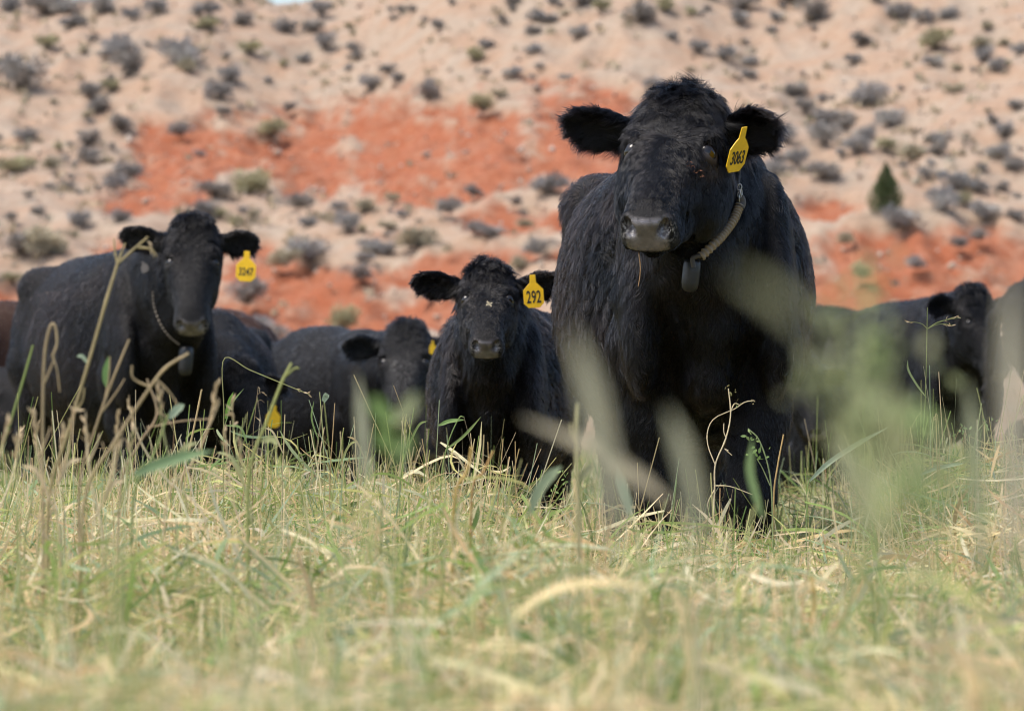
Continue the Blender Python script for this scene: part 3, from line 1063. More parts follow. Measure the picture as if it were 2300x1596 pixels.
def grow_coat(c, o, mat):
    v, f, n, H, hs = c['v'], c['f'], c['n'], c['H'], c['hs']
    HM, poll = c['HM'], c['poll']
    N_ = o['n']
    r = np.random.default_rng(o.get('seed', 3))
    tri = np.concatenate([f[:, [0, 1, 2]], f[:, [0, 2, 3]]])
    A = np.linalg.norm(np.cross(v[tri[:, 1]] - v[tri[:, 0]], v[tri[:, 2]] - v[tri[:, 0]]), axis=1) * .5
    cen = v[tri].mean(1)
    Hc = (cen - poll) @ HM / hs
    # which region: head / ear weight
    head = (Hc[:, 0] > -.12) & (Hc[:, 0] < .56) & (Hc[:, 1] > -.30) & (Hc[:, 1] < .1) & (np.abs(Hc[:, 2]) < .15)
    ear = np.zeros(len(cen), bool)
    for (r0, d, tt, nn, L, W) in c['EA']:
        q = cen - r0
        a = q @ d
        b = q - a[:, None] * d
        ear |= (a > .22 * L) & (a < 1.25 * L) & (np.linalg.norm(b, axis=1) < W * .75) & ~((np.abs(Hc[:, 2]) < .112) & (Hc[:, 0] > 0))
    dens = np.ones(len(cen))
    dens[head] = o.get('dhead', 4.5)
    dens[ear] = o.get('dear', 5.0)
    dens *= np.where(cen[:, 1] > .75, .45, 1.0) * np.where(cen[:, 2] < .3, .4, 1.0)
    padc = c['pad'][tri].mean(1)
    dens *= (1 - padc) ** 4
    # bare lids and nostril holes
    for ec in c['epos']:
        dens *= np.where(np.linalg.norm(cen - ec, axis=1) < .036 * hs, 0.0, 1.0)
    dens *= np.where((Hc[:, 0] > .455) & (np.abs(Hc[:, 2]) < .075) & (Hc[:, 1] < .0) & (Hc[:, 1] > -.112), 0.08, 1.0)
    dens *= np.where((Hc[:, 0] > .40) & (np.abs(Hc[:, 1] + .13) < .010) & head, 0.15, 1.0)
    w = A * dens
    ti = r.choice(len(tri), N_, p=w / w.sum())
    b1 = np.sqrt(r.uniform(0, 1, N_))
    b2 = r.uniform(0, 1, N_)
    ba = np.stack([1 - b1, b1 * (1 - b2), b1 * b2], -1)
    T = tri[ti]
    p = (v[T] * ba[..., None]).sum(1)
    nr = norm((n[T] * ba[..., None]).sum(1))
    h = (p - poll) @ HM / hs
    ish, ise = head[ti], ear[ti]
    # ---- flow
    down = np.array([0, 0, -1.0])
    flow = np.tile(np.array([0, .45, -1.0]), (N_, 1))
    top = nr[:, 2] > .55
    flow[top] = np.array([0, 1.0, -.1])
    front = (p[:, 1] < .12) & ~ish
    flow[front] = np.array([0, .25, -1.0])
    length = np.full(N_, o.get('body', .030))
    length = np.where(p[:, 1] < .15, o.get('chest', .024), length)
    length = np.where(p[:, 2] < .62, length * .8, length)
    length = np.where((p[:, 1] > .25) & (p[:, 2] > .6), length * 1.15, length)
    lift = np.full(N_, o.get('lift', .45))
    wav = np.full(N_, o.get('wav', .5))
    rib = (p[:, 1] > .12) & (p[:, 2] > .5)
    lift = np.where(p[:, 1] < .15, lift * .7, lift)
    lift = np.where(rib, lift * 1.25, lift)
    wav = np.where(rib, wav * 1.35, np.where(p[:, 1] < .12, wav * .75, wav))
    # head
    wu = .165
    du, dw = h[:, 0] - wu, h[:, 2]
    hv = np.stack([du, np.zeros(N_), dw * 1.3], -1)
    up_part = h[:, 0] < .07
    hv = norm(hv + 1e-4)
    hv[:, 0] = np.where(h[:, 0] > wu, np.abs(hv[:, 0]) + .5, hv[:, 0])
    topk = np.stack([np.full(N_, .8), np.zeros(N_), h[:, 2] * 9], -1)
    hv = np.where(up_part[:, None], norm(topk), norm(hv))
    side_face = np.abs(h[:, 2]) > .085
    hv = np.where((side_face & (h[:, 0] > .05))[:, None], norm(np.stack([np.full(N_, 1.0), np.full(N_, -.7), np.zeros(N_)], -1)), hv)
    hflow = hv @ HM.T
    flow = np.where(ish[:, None], hflow, flow)
    fl = o.get('face', .013)
    hl = np.interp(h[:, 0], [-.1, .0, .07, .13, .20, .34, .5], [3.6, 3.6, 2.9, 1.9, 1.15, .9, .5]) * fl
    length = np.where(ish, hl, length)
    lift = np.where(ish, np.interp(h[:, 0], [-.1, .05, .16, .3, .5], [.75, .55, .38, .32, .35]), lift)
    wav = np.where(ish, np.interp(h[:, 0], [0, .1, .2, .3], [.8, .75, .5, .38]), wav)
    nz0 = WaveNoise(14.0, 10, 55)
    # ears
    for (r0, d, tt, nn, L, W) in c['EA']:
        q = p - r0
        a = q @ d
        m = ise & (np.linalg.norm(q - a[:, None] * d, axis=1) < W * .75) & (a > .1 * L) & (a < 1.3 * L)
        b = (q @ tt)
        fl_e = d[None] * .75 + tt[None] * (b / W * 1.5)[:, None] + down[None] * .35 + nn[None] * .1
        flow[m] = fl_e[m]
        low = np.clip(-(q @ np.array([0, 0, 1.0])) / (W * .5), 0, 1)
        length[m] = (o.get('ear', .034) * r.uniform(.5, 1.2, N_) * (1 + .7 * low))[m]
        fr = nz0(p * 1.6)[m]
        length[m] *= np.clip(1 + .75 * fr * low[m], .25, 2)
        lift[m] = .35
        wav[m] = .35
    length = length * hs ** 0.5 * r.uniform(.65, 1.3, N_)
    # noise that bends locks together
    k1 = o.get('lock', 13.0)
    nz = [WaveNoise(k1, 12, 30 + i) for i in range(3)]
    nf = [WaveNoise(k1 * 3.2, 12, 40 + i) for i in range(3)]
    jn = np.stack([q(p) for q in nz], -1) * .9 + np.stack([q(p) for q in nf], -1) * .65
    flow = norm(flow) + jn * wav[:, None] * o.get('wild', 1.0) + r.normal(0, 1, (N_, 3)) * np.where(ish, .22, .15)[:, None]
    flow = norm(flow - nr * (flow * nr).sum(1, keepdims=True))
    # clumps: each hair leans to the tip of its guide
    K = 5
    t = np.linspace(0, 1, K)
    ln = length[:, None] * t[None]
    rise = lift[:, None] * (t - .45 * t * t)[None] * length[:, None]
    bendv = np.cross(nr, flow)
    swirl = (np.stack([q(p * 1.3 + 5) for q in nf[:1]], -1)[:, 0] * wav)[:, None] * (t ** 2)[None] * length[:, None] * .7
    pts = p[:, None] + flow[:, None] * (ln * np.sqrt(np.maximum(1 - lift ** 2, .3))[:, None])[..., None] + nr[:, None] * rise[..., None] + bendv[:, None] * swirl[..., None]
    pts -= nr[:, None] * .001
    pts[..., 2] -= (.12 * length[:, None] * (t ** 2)[None])
    # clumping by guide hairs
    from mathutils.kdtree import KDTree
    ng = max(20, int(N_ / o.get('clump', 14)))
    gi = r.choice(N_, ng, replace=False)
    kd = KDTree(ng)
    for i, g in enumerate(gi):
        kd.insert(p[g], i)
    kd.balance()
    near = np.fromiter((kd.find(q)[1] for q in p), int, N_)
    g = gi[near]
    dist = np.linalg.norm(p - p[g], axis=1)
    wgt = o.get('cl', .6) * np.exp(-(dist / (.5 * length + 1e-4)) ** 2)
    wgt = wgt * np.where(ish & (h[:, 0] > .2), .95, 1.0)
    wgt = np.where(rib & ~ish & ~ise, np.minimum(wgt * 1.35, .92), wgt)
    pts = pts + (pts[g] - pts) * (wgt[:, None] * (t ** 1.5)[None])[..., None]
    rad = o.get('rad', .00055) * r.uniform(.7, 1.25, N_) * np.where(ish, .8, 1.0)
    radp = rad[:, None] * np.array([1, 1, .9, .65, .2])[None]
    br = np.clip(.5 + .9 * WaveNoise(2.2, 10, 77)(p), 0, 1) * np.where(ish, .12, np.where(p[:, 1] > .2, .9, .45)) * o.get('brown', 1.0)
    if o.get('dusty'):
        br = np.where(ish, o['dusty'] * sstep(h[:, 0], .14, .22) * (1 - sstep(np.abs(h[:, 2]), .03, .08)) * (1 - sstep(h[:, 0], .40, .46)), .04)
    hc = bpy.data.hair_curves.new('coat')
    hc.add_curves([K] * N_)
    hc.attributes['position'].data.foreach_set('vector', pts.astype(np.float32).ravel())
    ra = hc.attributes.get('radius') or hc.attributes.new('radius', 'FLOAT', 'POINT')
    ra.data.foreach_set('value', radp.astype(np.float32).ravel())
    ba_ = hc.attributes.new('brown', 'FLOAT', 'CURVE')
    ba_.data.foreach_set('value', br.astype(np.float32))
    link('coat', hc, mat, c['root'])


# ---- ear tags and collars (parts of the animal that wears them)
def prism(poly, th):
    """a flat plate in the XZ plane, front at -Y"""
    n = len(poly)
    v = [(x, -th / 2, z) for x, z in poly] + [(x, th / 2, z) for x, z in poly]
    me = bpy.data.meshes.new('plate')
    f = [tuple(range(n)), tuple(range(2 * n - 1, n - 1, -1))]
    f += [(i, i + n, (i + 1) % n + n, (i + 1) % n) for i in range(n)]
    me.from_pydata(v, [], f)
    me.update()
    return me


def add_tag(c, text, centre, right, up, W, Hh, size, label=None, mat=None):
    """centre: world point of the tag's middle; right/up: world directions"""
    lc = c['to_local'](centre)
    r_ = norm(np.asarray(right, float) @ c['Rz'])
    u_ = np.asarray(up, float) @ c['Rz']
    u_ = norm(u_ - r_ * (u_ @ r_))
    fwd = np.cross(r_, u_)        # -fwd... plate normal (front is -Y)
    W, Hh = W / c['S'], Hh / c['S']
    b = Hh * .62                   # body height, the rest is the neck
    z0 = -Hh / 2
    ch = W * .22
    nk = W * .16
    poly = [(-W / 2 + ch, z0), (W / 2 - ch, z0), (W / 2, z0 + ch), (W / 2, z0 + b - ch * .6), (W * .30, z0 + b + ch * .4), (nk, z0 + Hh * .76), (nk * .85, z0 + Hh), (-nk * .85, z0 + Hh), (-nk, z0 + Hh * .76),
            (-W * .30, z0 + b + ch * .4), (-W / 2, z0 + b - ch * .6), (-W / 2, z0 + ch)]
    o = link('ear_tag', prism(poly, .003), mat or M_TAG, c['root'])
    m = Matrix(np.stack([r_, -fwd if False else np.cross(u_, r_), u_], 1).tolist()).to_4x4()
    m.translation = Vector(lc)
    o.matrix_local = m
    bv = o.modifiers.new('edge', 'BEVEL')
    bv.width = .0008
    bv.segments = 1
    if text:
        cu = bpy.data.curves.new('number', 'FONT')
        cu.body = text
        cu.align_x, cu.align_y = 'CENTER', 'CENTER'
        cu.size = size / c['S']
        cu.offset = .0006 / c['S']
        cu.extrude = .0004
        tmp = bpy.data.objects.new('number', cu)
        COL.objects.link(tmp)
        bpy.context.view_layer.update()
        tm = bpy.data.meshes.new_from_object(tmp.evaluated_get(bpy.context.evaluated_depsgraph_get()))
        csz = cu.size
        bpy.data.objects.remove(tmp)
        bpy.data.curves.remove(cu)
        t = link('number', tm, M_INK, o)
        t.rotation_euler = (R(90), 0, 0)
        t.location = (0, -.0022, z0 + b * .50)
        sx = W * .86 / max(len(text) * .58 * csz, 1e-3)
        t.scale = (min(sx, .8), 1, 1)
    return o


def tube_mesh(pts, rad, seg=10, closed=False):
    pts = np.asarray(pts, float)
    n = len(pts)
    rad = np.broadcast_to(np.asarray(rad, float), (n,))
    if closed:
        tan = norm(np.roll(pts, -1, 0) - np.roll(pts, 1, 0))
    else:
        tan = norm(np.gradient(pts, axis=0))
    ref = np.array([0.3, 1, .15])
    a = norm(np.cross(tan, ref))
    b = np.cross(tan, a)
    ang = np.linspace(0, 2 * math.pi, seg, endpoint=False)
    ring = a[:, None] * np.cos(ang)[None, :, None] + b[:, None] * np.sin(ang)[None, :, None]
    v = (pts[:, None] + ring * rad[:, None, None]).reshape(-1, 3)
    idx = np.arange(n * seg).reshape(n, seg)
    i2 = np.roll(idx, -1, 1)
    if closed:
        nx, nx2 = np.roll(idx, -1, 0), np.roll(i2, -1, 0)
        f = np.stack([idx, i2, nx2, nx], -1).reshape(-1, 4)
    else:
        f = np.stack([idx[:-1], i2[:-1], i2[1:], idx[1:]], -1).reshape(-1, 4)
    return v, f


def spline(ctrl, n):
    """Catmull-Rom through the control points"""
    c = np.asarray(ctrl, float)
    c = np.concatenate([[2 * c[0] - c[1]], c, [2 * c[-1] - c[-2]]])
    m = len(c) - 3
    out = []
    for t in np.linspace(0, m, n):
        i = min(int(t), m - 1)
        s = t - i
        p0, p1, p2, p3 = c[i:i + 4]
        out.append(.5 * (2 * p1 + (p2 - p0) * s + (2 * p0 - 5 * p1 + 4 * p2 - p3) * s * s + (3 * p1 - p0 - 3 * p2 + p3) * s ** 3))
    return np.array(out)


# ------------------------------------------------------------------ the cattle
GROUP = 'black cattle standing in the meadow'


def place(px, Y):
    return ((px - 1150) * PXM * Y, Y, 0.0)


EL = dict(s=-1, d=(-1, -.12, .20), n=(-.15, -.9, -.35))
ER = dict(s=1, d=(1, -.12, .20), n=(.15, -.9, -.35))

# the big cow in front
MAIN = make_cattle('cow', 'large black cow with curly coat, tag 3063 and rope collar, nearest the camera', 'cow', GROUP, (.475, 10.18, 0), R(1.5), 1.0,
                   P(1529, 224, 9.86), R(15.5), R(38), R(-3), .95,
                   ears=[dict(s=-1, d=(-1, .02, .22), n=(-.1, -.9, -.5), L=.188, W=.090), dict(s=1, d=(.80, -.40, .22), n=(.35, -.8, -.35), L=.150, W=.115)],
                   fine=.0062, coarse=.014, ck=1.0, es=1, hw=.125, udder=True, step=.06, nstep=.08,
                   fur=dict(n=300000, body=.032, chest=.022, face=.017, ear=.046, wav=.75, rad=.00046, clump=9, cl=.55, dhead=4.5, seed=1))
# cow 3247 at the left
C3247 = make_cattle('cow', 'black cow with tag 3247 and chain collar looking over the grass at left', 'cow', GROUP, (-1.44, 16.75, 0), R(19), 1.0,
                    P(433, 503, 16.25), R(-3), R(57), R(0), .93,
                    ears=[dict(s=-1, d=(-1, .15, .16), n=(-.1, -.9, -.3), L=.22, W=.12), dict(s=1, d=(1, -.1, .04), n=(.1, -.9, -.35), L=.18, W=.115)],
                    fine=.0085, coarse=.018,
                    fur=dict(n=70000, body=.020, chest=.018, face=.011, ear=.022, wav=.35, rad=.0009, clump=10, cl=.5, dhead=3.5, seed=2, wild=.8))
# the calf in the middle
CALF = make_cattle('calf', 'black calf with tag 292 and a straw bit on its face, beside the large cow', 'calf', GROUP, (-.055, 12.25, 0), R(-3), .73,
                   P(1096, 603, 12.02), R(1), R(40), R(0), .90,
                   ears=[dict(s=-1, d=(-1, -.1, .17), n=(-.1, -.9, -.35), L=.235, W=.125), dict(s=1, d=(1, -.1, .17), n=(.1, -.9, -.35), L=.235, W=.125)],
                   fine=.0085, coarse=.018, ck=.85, es=1, tw=.95, bris=.7, neck=.9, belly=.95,
                   fur=dict(n=90000, body=.040, chest=.042, face=.018, ear=.030, wav=.6, rad=.0009, clump=12, cl=.6, dhead=3.5, seed=3, brown=1.4))
# the grey faced young cow lower down behind
YOUNG = make_cattle('cow', 'dusty grey-faced young black cow half hidden between tag 3247 and the calf', 'cow', GROUP, (-.64, 18.7, 0), R(24), .76,
                    P(912, 735, 18.25), R(4), R(52), R(0), 1.28,
                    ears=[dict(s=-1, d=(-1, -.1, -.02), n=(-.1, -.9, -.35), L=.20, W=.12), dict(s=1, d=(1, .3, .10), n=(.1, -.9, -.35), L=.19, W=.12)],
                    fine=.012, coarse=.02, tw=.95, belly=1.2, mats=(M_SKIN, M_FUR_DUST), fur=dict(n=26000, body=.022, chest=.02, face=.012, ear=.03, wav=.4, rad=.0014, clump=8, cl=.4, dhead=3, seed=4, dusty=1.0))
# grazing cow behind the collar of 3247
GRAZE = make_cattle('cow', 'black cow with lowered head and yellow tag grazing behind cow 3247', 'cow', GROUP, (-1.25, 17.5, 0), R(4), .80,
                    P(556, 822, 16.95), R(-32), R(62), R(0), 1.0,
                    ears=[dict(s=-1, d=(-.8, .3, -.1), n=(-.1, -.9, -.35)), dict(s=1, d=(.8, -.5, -.15), n=(.3, -.9, -.3))],
                    fine=.013, coarse=.022, fur=dict(n=16000, body=.022, chest=.02, face=.012, ear=.03, wav=.4, rad=.0016, clump=8, cl=.4, dhead=3, seed=5))
BROWN = make_cattle('cow', 'reddish brown cow cut off by the frame behind cow 3247', 'cow', 'brown cattle', (-2.52, 19.6, 0), R(-75), .88,
                    P(-200, 800, 19.4), R(75), R(60), R(0), .95, fine=.018, coarse=.024, mats=(M_SKIN_BROWN, M_FUR_BROWN),
                    fur=dict(n=7000, body=.022, chest=.02, face=.012, wav=.4, rad=.0018, clump=6, cl=.4, dhead=1, seed=6), eyes=False)
# herd at the right, seen through the near grass
BACKCOW = make_cattle('cow', 'black cow side on behind the large cow, only its back showing', 'cow', GROUP, (.70, 23.6, 0), R(-68), .98,
                      P(1420, 800, 23.4), R(60), R(60), R(0), 1.0, fine=.018, coarse=.024,
                      fur=dict(n=9000, body=.024, chest=.02, face=.012, wav=.4, rad=.002, clump=6, cl=.4, dhead=1, seed=7), eyes=False)
LOWCALF = make_cattle('calf', 'small black calf peering out low beside the large cow, pale speck at its eye', 'calf', GROUP, (1.17, 15.6, 0), R(12), .60,
                      P(1812, 812, 15.2), R(-18), R(60), R(0), 1.0,
                      ears=[dict(s=-1, d=(-1, -.1, -.1), n=(-.1, -.9, -.35)), dict(s=1, d=(.9, .2, -.05), n=(.1, -.9, -.35))],
                      fine=.013, coarse=.02, tw=.8, bris=.7, fur=dict(n=14000, body=.03, chest=.03, face=.014, ear=.03, wav=.5, rad=.0016, clump=8, cl=.4, dhead=3, seed=8))
EARCOW = make_cattle('cow', 'black cow with raised head and round fuzzy ear behind the blurred weeds', 'cow', GROUP, (2.06, 19.2, 0), R(12), .90,
                     P(2196, 655, 18.75), R(-28), R(58), R(0), .95,
                     ears=[dict(s=-1, d=(-1, -.3, .10), n=(-.3, -.9, -.3), L=.16, W=.13), dict(s=1, d=(.9, .4, .05), n=(.3, -.9, -.3))],
                     fine=.012, coarse=.02, fur=dict(n=22000, body=.024, chest=.022, face=.013, ear=.035, wav=.45, rad=.0015, clump=8, cl=.4, dhead=3, seed=9))
EDGECOW = make_cattle('cow', 'black cow cut off by the frame, its high back beside the blurred tan leaf', 'cow', GROUP, (3.76, 17.9, 0), R(80), 1.0,
                      P(3250, 700, 17.6), R(-70), R(60), R(0), 1.0, fine=.016, coarse=.022,
                      fur=dict(n=12000, body=.024, chest=.02, face=.012, wav=.4, rad=.0017, clump=6, cl=.4, dhead=1, seed=10), eyes=False)

FILLCALF = make_cattle('calf', 'added dark calf filling the pale gap behind the grey-faced cow', 'calf', GROUP, (-.43, 20.6, 0), R(8), .66,  # invented animal, added to darken the gap beside the tagged calf
                       P(962, 880, 20.1), R(-10), R(65), R(0), 1.0, fine=.016, coarse=.024, tw=.9, bris=.7,
                       fur=dict(n=6000, body=.03, chest=.03, face=.014, wav=.4, rad=.0019, clump=6, cl=.4, dhead=1, seed=12), eyes=False)

LEGFILLCALF = make_cattle('calf', 'added dark calf filling the gaps between the legs of cow 3247', 'calf', GROUP, (-1.72, 18.9, 0), R(70), .64,  # made-up filler so the space under the belly stays dark
                      P(420, 890, 18.7), R(-50), R(65), R(0), 1.0, fine=.016, coarse=.024, tw=.9, bris=.7,
                      fur=dict(n=6000, body=.03, chest=.03, face=.014, wav=.4, rad=.0019, clump=6, cl=.4, dhead=1, seed=13), eyes=False)

# tags
add_tag(MAIN, '3063', P(1660, 336, 9.70), (.58, .78, .14), (.40, -.10, 1), .078, .112, .046)
add_tag(C3247, '3247', P(553, 598, 16.08), (1, -.05, -.06), (.10, 0, 1), .078, .118, .043)
add_tag(CALF, '292', P(1198, 654, 11.86), (1, .05, .06), (.06, 0, 1), .058, .095, .050)
add_tag(YOUNG, '', P(972, 780, 18.1), (1, .3, 0), (0, 0, 1), .03, .06, .03)
add_tag(GRAZE, '', P(614, 935, 16.65), (1, .3, -.1), (.1, 0, 1), .06, .09, .03)


def surf(c, px, py, lift=.02):
    """the point of the animal's hide that a straight sight line over this spot meets, raised by the fur"""
    if 'bvh' not in c:
        w = c['v'] @ c['Rz'].T * c['S'] + c['loc']
        c['bvh'] = BVHTree.FromPolygons([Vector(q) for q in w], c['f'].tolist())
    o = Vector((0, 0, CAM_H))
    d = (Vector(P(px, py, 10.0)) - o).normalized()
    h = c['bvh'].ray_cast(o, d)
    if h[0] is None:
        return P(px, py, c['loc'][1])
    return np.array(h[0] + h[1] * lift)


def local_tube(c, name, pts, rad, mat, parent, seg=10, smooth=True):
    v, f = tube_mesh([c['to_local'](p) for p in pts], np.asarray(rad) / c['S'], seg)
    return link(name, fast_mesh(name, v, f, smooth), mat, parent)


def weight_box(c, name, centre, up, r, h, mat, parent, flat=.7):
    """a rounded capsule hanging from the collar"""
    u = norm(np.asarray(up, float))
    t = np.array([-1, -.93, -.75, -.45, 0, .45, .75, .93, 1])
    rr = np.array([.25, .62, .88, .98, 1, 1, .97, .8, .35]) * r
    v, f = tube_mesh([np.asarray(centre) + u * h * .5 * q for q in t], rr, 16)
    v[:, 1] = centre[1] + (v[:, 1] - centre[1]) * flat
    v = np.array([c['to_local'](q) for q in v])
    fs = f.tolist() + [list(range(15, -1, -1)), list(range(len(v) - 16, len(v)))]
    me = bpy.data.meshes.new(name)
    me.from_pydata(v.tolist(), [], fs)
    for p_ in me.polygons:
        p_.use_smooth = True
    me.update()
    return link(name, me, mat, parent)


def ring_at(c, name, centre, nrm, r, rad, mat, parent):
    a = norm(np.cross(nrm, (0.2, .1, 1)))
    b = np.cross(norm(np.asarray(nrm, float)), a)
    ang = np.linspace(0, 2 * math.pi, 20, endpoint=False)
    pts = [np.asarray(centre) + a * r * math.cos(q) * .7 + b * r * math.sin(q) for q in ang]
    v, f = tube_mesh([c['to_local'](p) for p in pts], rad, 6, closed=True)
    return link(name, fast_mesh(name, v, f, True), mat, parent)


def main_collar():
    c = MAIN
    col = bpy.data.objects.new('collar', None)
    COL.objects.link(col)
    col.parent = c['root']
    way = [(1645, 462), (1634, 490), (1616, 518), (1594, 545), (1566, 573)]
    pts = spline([surf(c, x, y, .022) for x, y in way], 150)
    pts[:, 1] = np.minimum(pts[:, 1], np.linspace(pts[0, 1], pts[-1, 1], len(pts)) + .004)
    k = np.arange(150)
    rad = .0108 + .0019 * np.sin(k * 2 * math.pi / 8.0)
    local_tube(c, 'rope_sleeve', pts, rad, M_STRAP, col, 12)
    top = spline([surf(c, x, y, .020) for x, y in ((1644, 330), (1643, 385), (1641, 428))], 20)
    local_tube(c, 'neck_strap', top, np.full(20, .0058), M_LEATHER, col, 8)
    tip = spline([surf(c, x, y, .022) for x, y in ((1643, 444), (1648, 456), (1644, 468))], 12)
    local_tube(c, 'leather_end', tip, np.full(12, .0125), M_LEATHER, col, 10)
    for i, (x, y) in enumerate(((1641, 424), (1640, 432), (1642, 440), (1643, 447))):
        ring_at(c, 'chain_link', surf(c, x, y, .026), (1, -.4, 0) if i % 2 else (.2, -1, 0), .0075 if i != 3 else .011, .0017, M_BUCKLE, col)
    b = surf(c, 1551, 612, .02)
    b[1] = min(b[1], pts[-1][1] + .01)
    weight_box(c, 'collar_weight', b, (.10, 0, 1), .0215, .080, M_BOX, col, .8)
    local_tube(c, 'weight_loop', spline([pts[-1] + (0, -.004, .004), b + (.004, -.016, .040), b + (.006, -.016, .018)], 10), np.full(10, .006), M_LEATHER, col, 8)
    # hanging straw in the mouth
    m = c['loc'] + c['Rz'] @ c['hp'](.486, -.118, -.028)
    q = spline([m + (.002, .015, .004), m + (.002, -.004, -.010), m + (.005, -.006, -.036), m + (.004, -.006, -.060), m + (0, -.004, -.084)], 18)
    v, f = tube_mesh(q, np.linspace(.0016, .0008, 18), 6)
    me = fast_mesh('straw', v, f, True)
    set_color(me, 'tint', np.tile([.50, .30, .14], (len(v), 1)))
    tag(link('straw', me, M_STALK), 'single dry straw hanging from the lip of the large cow', 'straw')


def chain_collar():
    c = C3247
    col = bpy.data.objects.new('collar', None)
    COL.objects.link(col)
    col.parent = c['root']
    way = [(350, 655), (353, 688), (366, 726), (384, 752), (404, 769)]
    pts = spline([surf(c, x, y, .016) for x, y in way], 96)
    k = np.arange(96)
    local_tube(c, 'chain', pts, (.0032 + .0021 * np.sin(k * 2 * math.pi / 6.0)), M_LINK, col, 8)
    b = surf(c, 414, 803, .02)
    b[1] = min(b[1], pts[-1][1] + .02)
    weight_box(c, 'collar_weight', b, (.05, 0, 1), .029, .118, M_BOX, col, .8)
    e = surf(c, 338, 604, .03)
    t_ = add_tag(c, '', e, (.8, -.3, .45), (.45, 0, 1), .034, .05, .03, mat=M_LEATHER)
    t_['label'] = 'small black button tag in the other ear'


main_collar()
chain_collar()


def face_straw():
    p0 = surf(CALF, 1098, 692, .016)
    v, f, cc = ribbons(np.array([[p0 + np.array(d) * s for s in (-.009, 0, .009)] for d in ((1, 0, .3), (.2, -.1, 1), (-.8, -.1, .7), (.7, -.2, -.8))]),
                       np.tile([.004, .007, .003], (4, 1)), np.tile(norm([.3, .2, 1.0]), (4, 1)), np.tile([.72, .62, .42], (4, 1)))
    me = fast_mesh('straw_bit', v, f)
    set_color(me, 'tint', cc)
    tag(link('straw_bit', me, M_STALK), 'pale star shaped bit of straw stuck on the calf\'s nose bridge', 'straw')


face_straw()


def eye_stain():
    """dried reddish flecks below the inner corner of the eye"""
    c = MAIN
    parts = []
    r = np.random.default_rng(8)
    for x, y, n in ((1545, 376, 5), (1552, 384, 5), (1562, 388, 3), (1570, 400, 3)):
        for _ in range(n):
            p = surf(c, x + r.normal(0, 4), y + r.normal(0, 3), .013)
            d = norm(r.normal(size=3) * (1, .3, 1)) * r.uniform(.002, .005)
            parts.append(ribbons(np.array([[p - d, p, p + d]]), np.array([[.001, .0026, .001]]), np.array([norm((.3, .2, 1))]), np.array([[.42, .16, .07]]) * r.uniform(.25, .7)))
    v, f, cc = gather(parts)
    me = fast_mesh('eye_stain', v, f)
    set_color(me, 'tint', cc)
    o = link('eye_stain', me, M_STALK, c['root'])
    me.transform(c['root'].matrix_basis.inverted())
    o['label'] = 'reddish dried flecks below the eye'


eye_stain()

build_grass()


# ------------------------------------------------------------------ single stems and weeds one can tell apart
def leaf_mesh(ctrl, wid, col, up=(0.3, -1, 0.4), fold=.25, n=12):
    """a bent blade with a folded midrib; ctrl: world points"""
    p = spline(ctrl, n)
    t = np.linspace(0, 1, n)
    tan = norm(np.gradient(p, axis=0))
    side = norm(np.cross(tan, np.asarray(up, float)))
    nr = np.cross(side, tan)
    w = wid * np.minimum(1, .35 + 2.6 * t) * np.clip((1.02 - t) * 3.2, .04, 1)
    a, b = p - side * w[:, None] * .5, p + side * w[:, None] * .5
    m = p - nr * (w * fold)[:, None]
    v = np.stack([a, m, b], 1).reshape(-1, 3)
    i = np.arange(n - 1)[:, None] * 3
    f = np.concatenate([i + [[0, 1, 4, 3]], i + [[1, 2, 5, 4]]])
    me = fast_mesh('leaf', v, f, True)
    set_color(me, 'tint', np.tile(col, (len(v), 1)) * (0.9 + .2 * np.repeat(t, 3))[:, None])
    return me


def stem_mesh(pts, r0, r1, col, nodes=0, n=26, seg=7):
    p = spline(pts, n)
    r = np.linspace(r0, r1, n)
    if nodes:
        k = np.linspace(0, 1, n)
        r = r * (1 + .35 * np.exp(-((k * nodes) % 1.0 - .5) ** 2 / .003))
    v, f = tube_mesh(p, r, seg)
    me = fast_mesh('stem', v, f, True)
    c = np.tile(col, (len(v), 1)) * np.repeat(1 + .12 * np.sin(np.linspace(0, 9, n)), seg)[:, None]
    set_color(me, 'tint', c)
    return me


TAN, STRAW, GREEN, LIME, BLUEG, OLIVE = (.68, .54, .33), (.80, .68, .45), (.26, .36, .12), (.48, .49, .22), (.36, .44, .30), (.36, .35, .18)


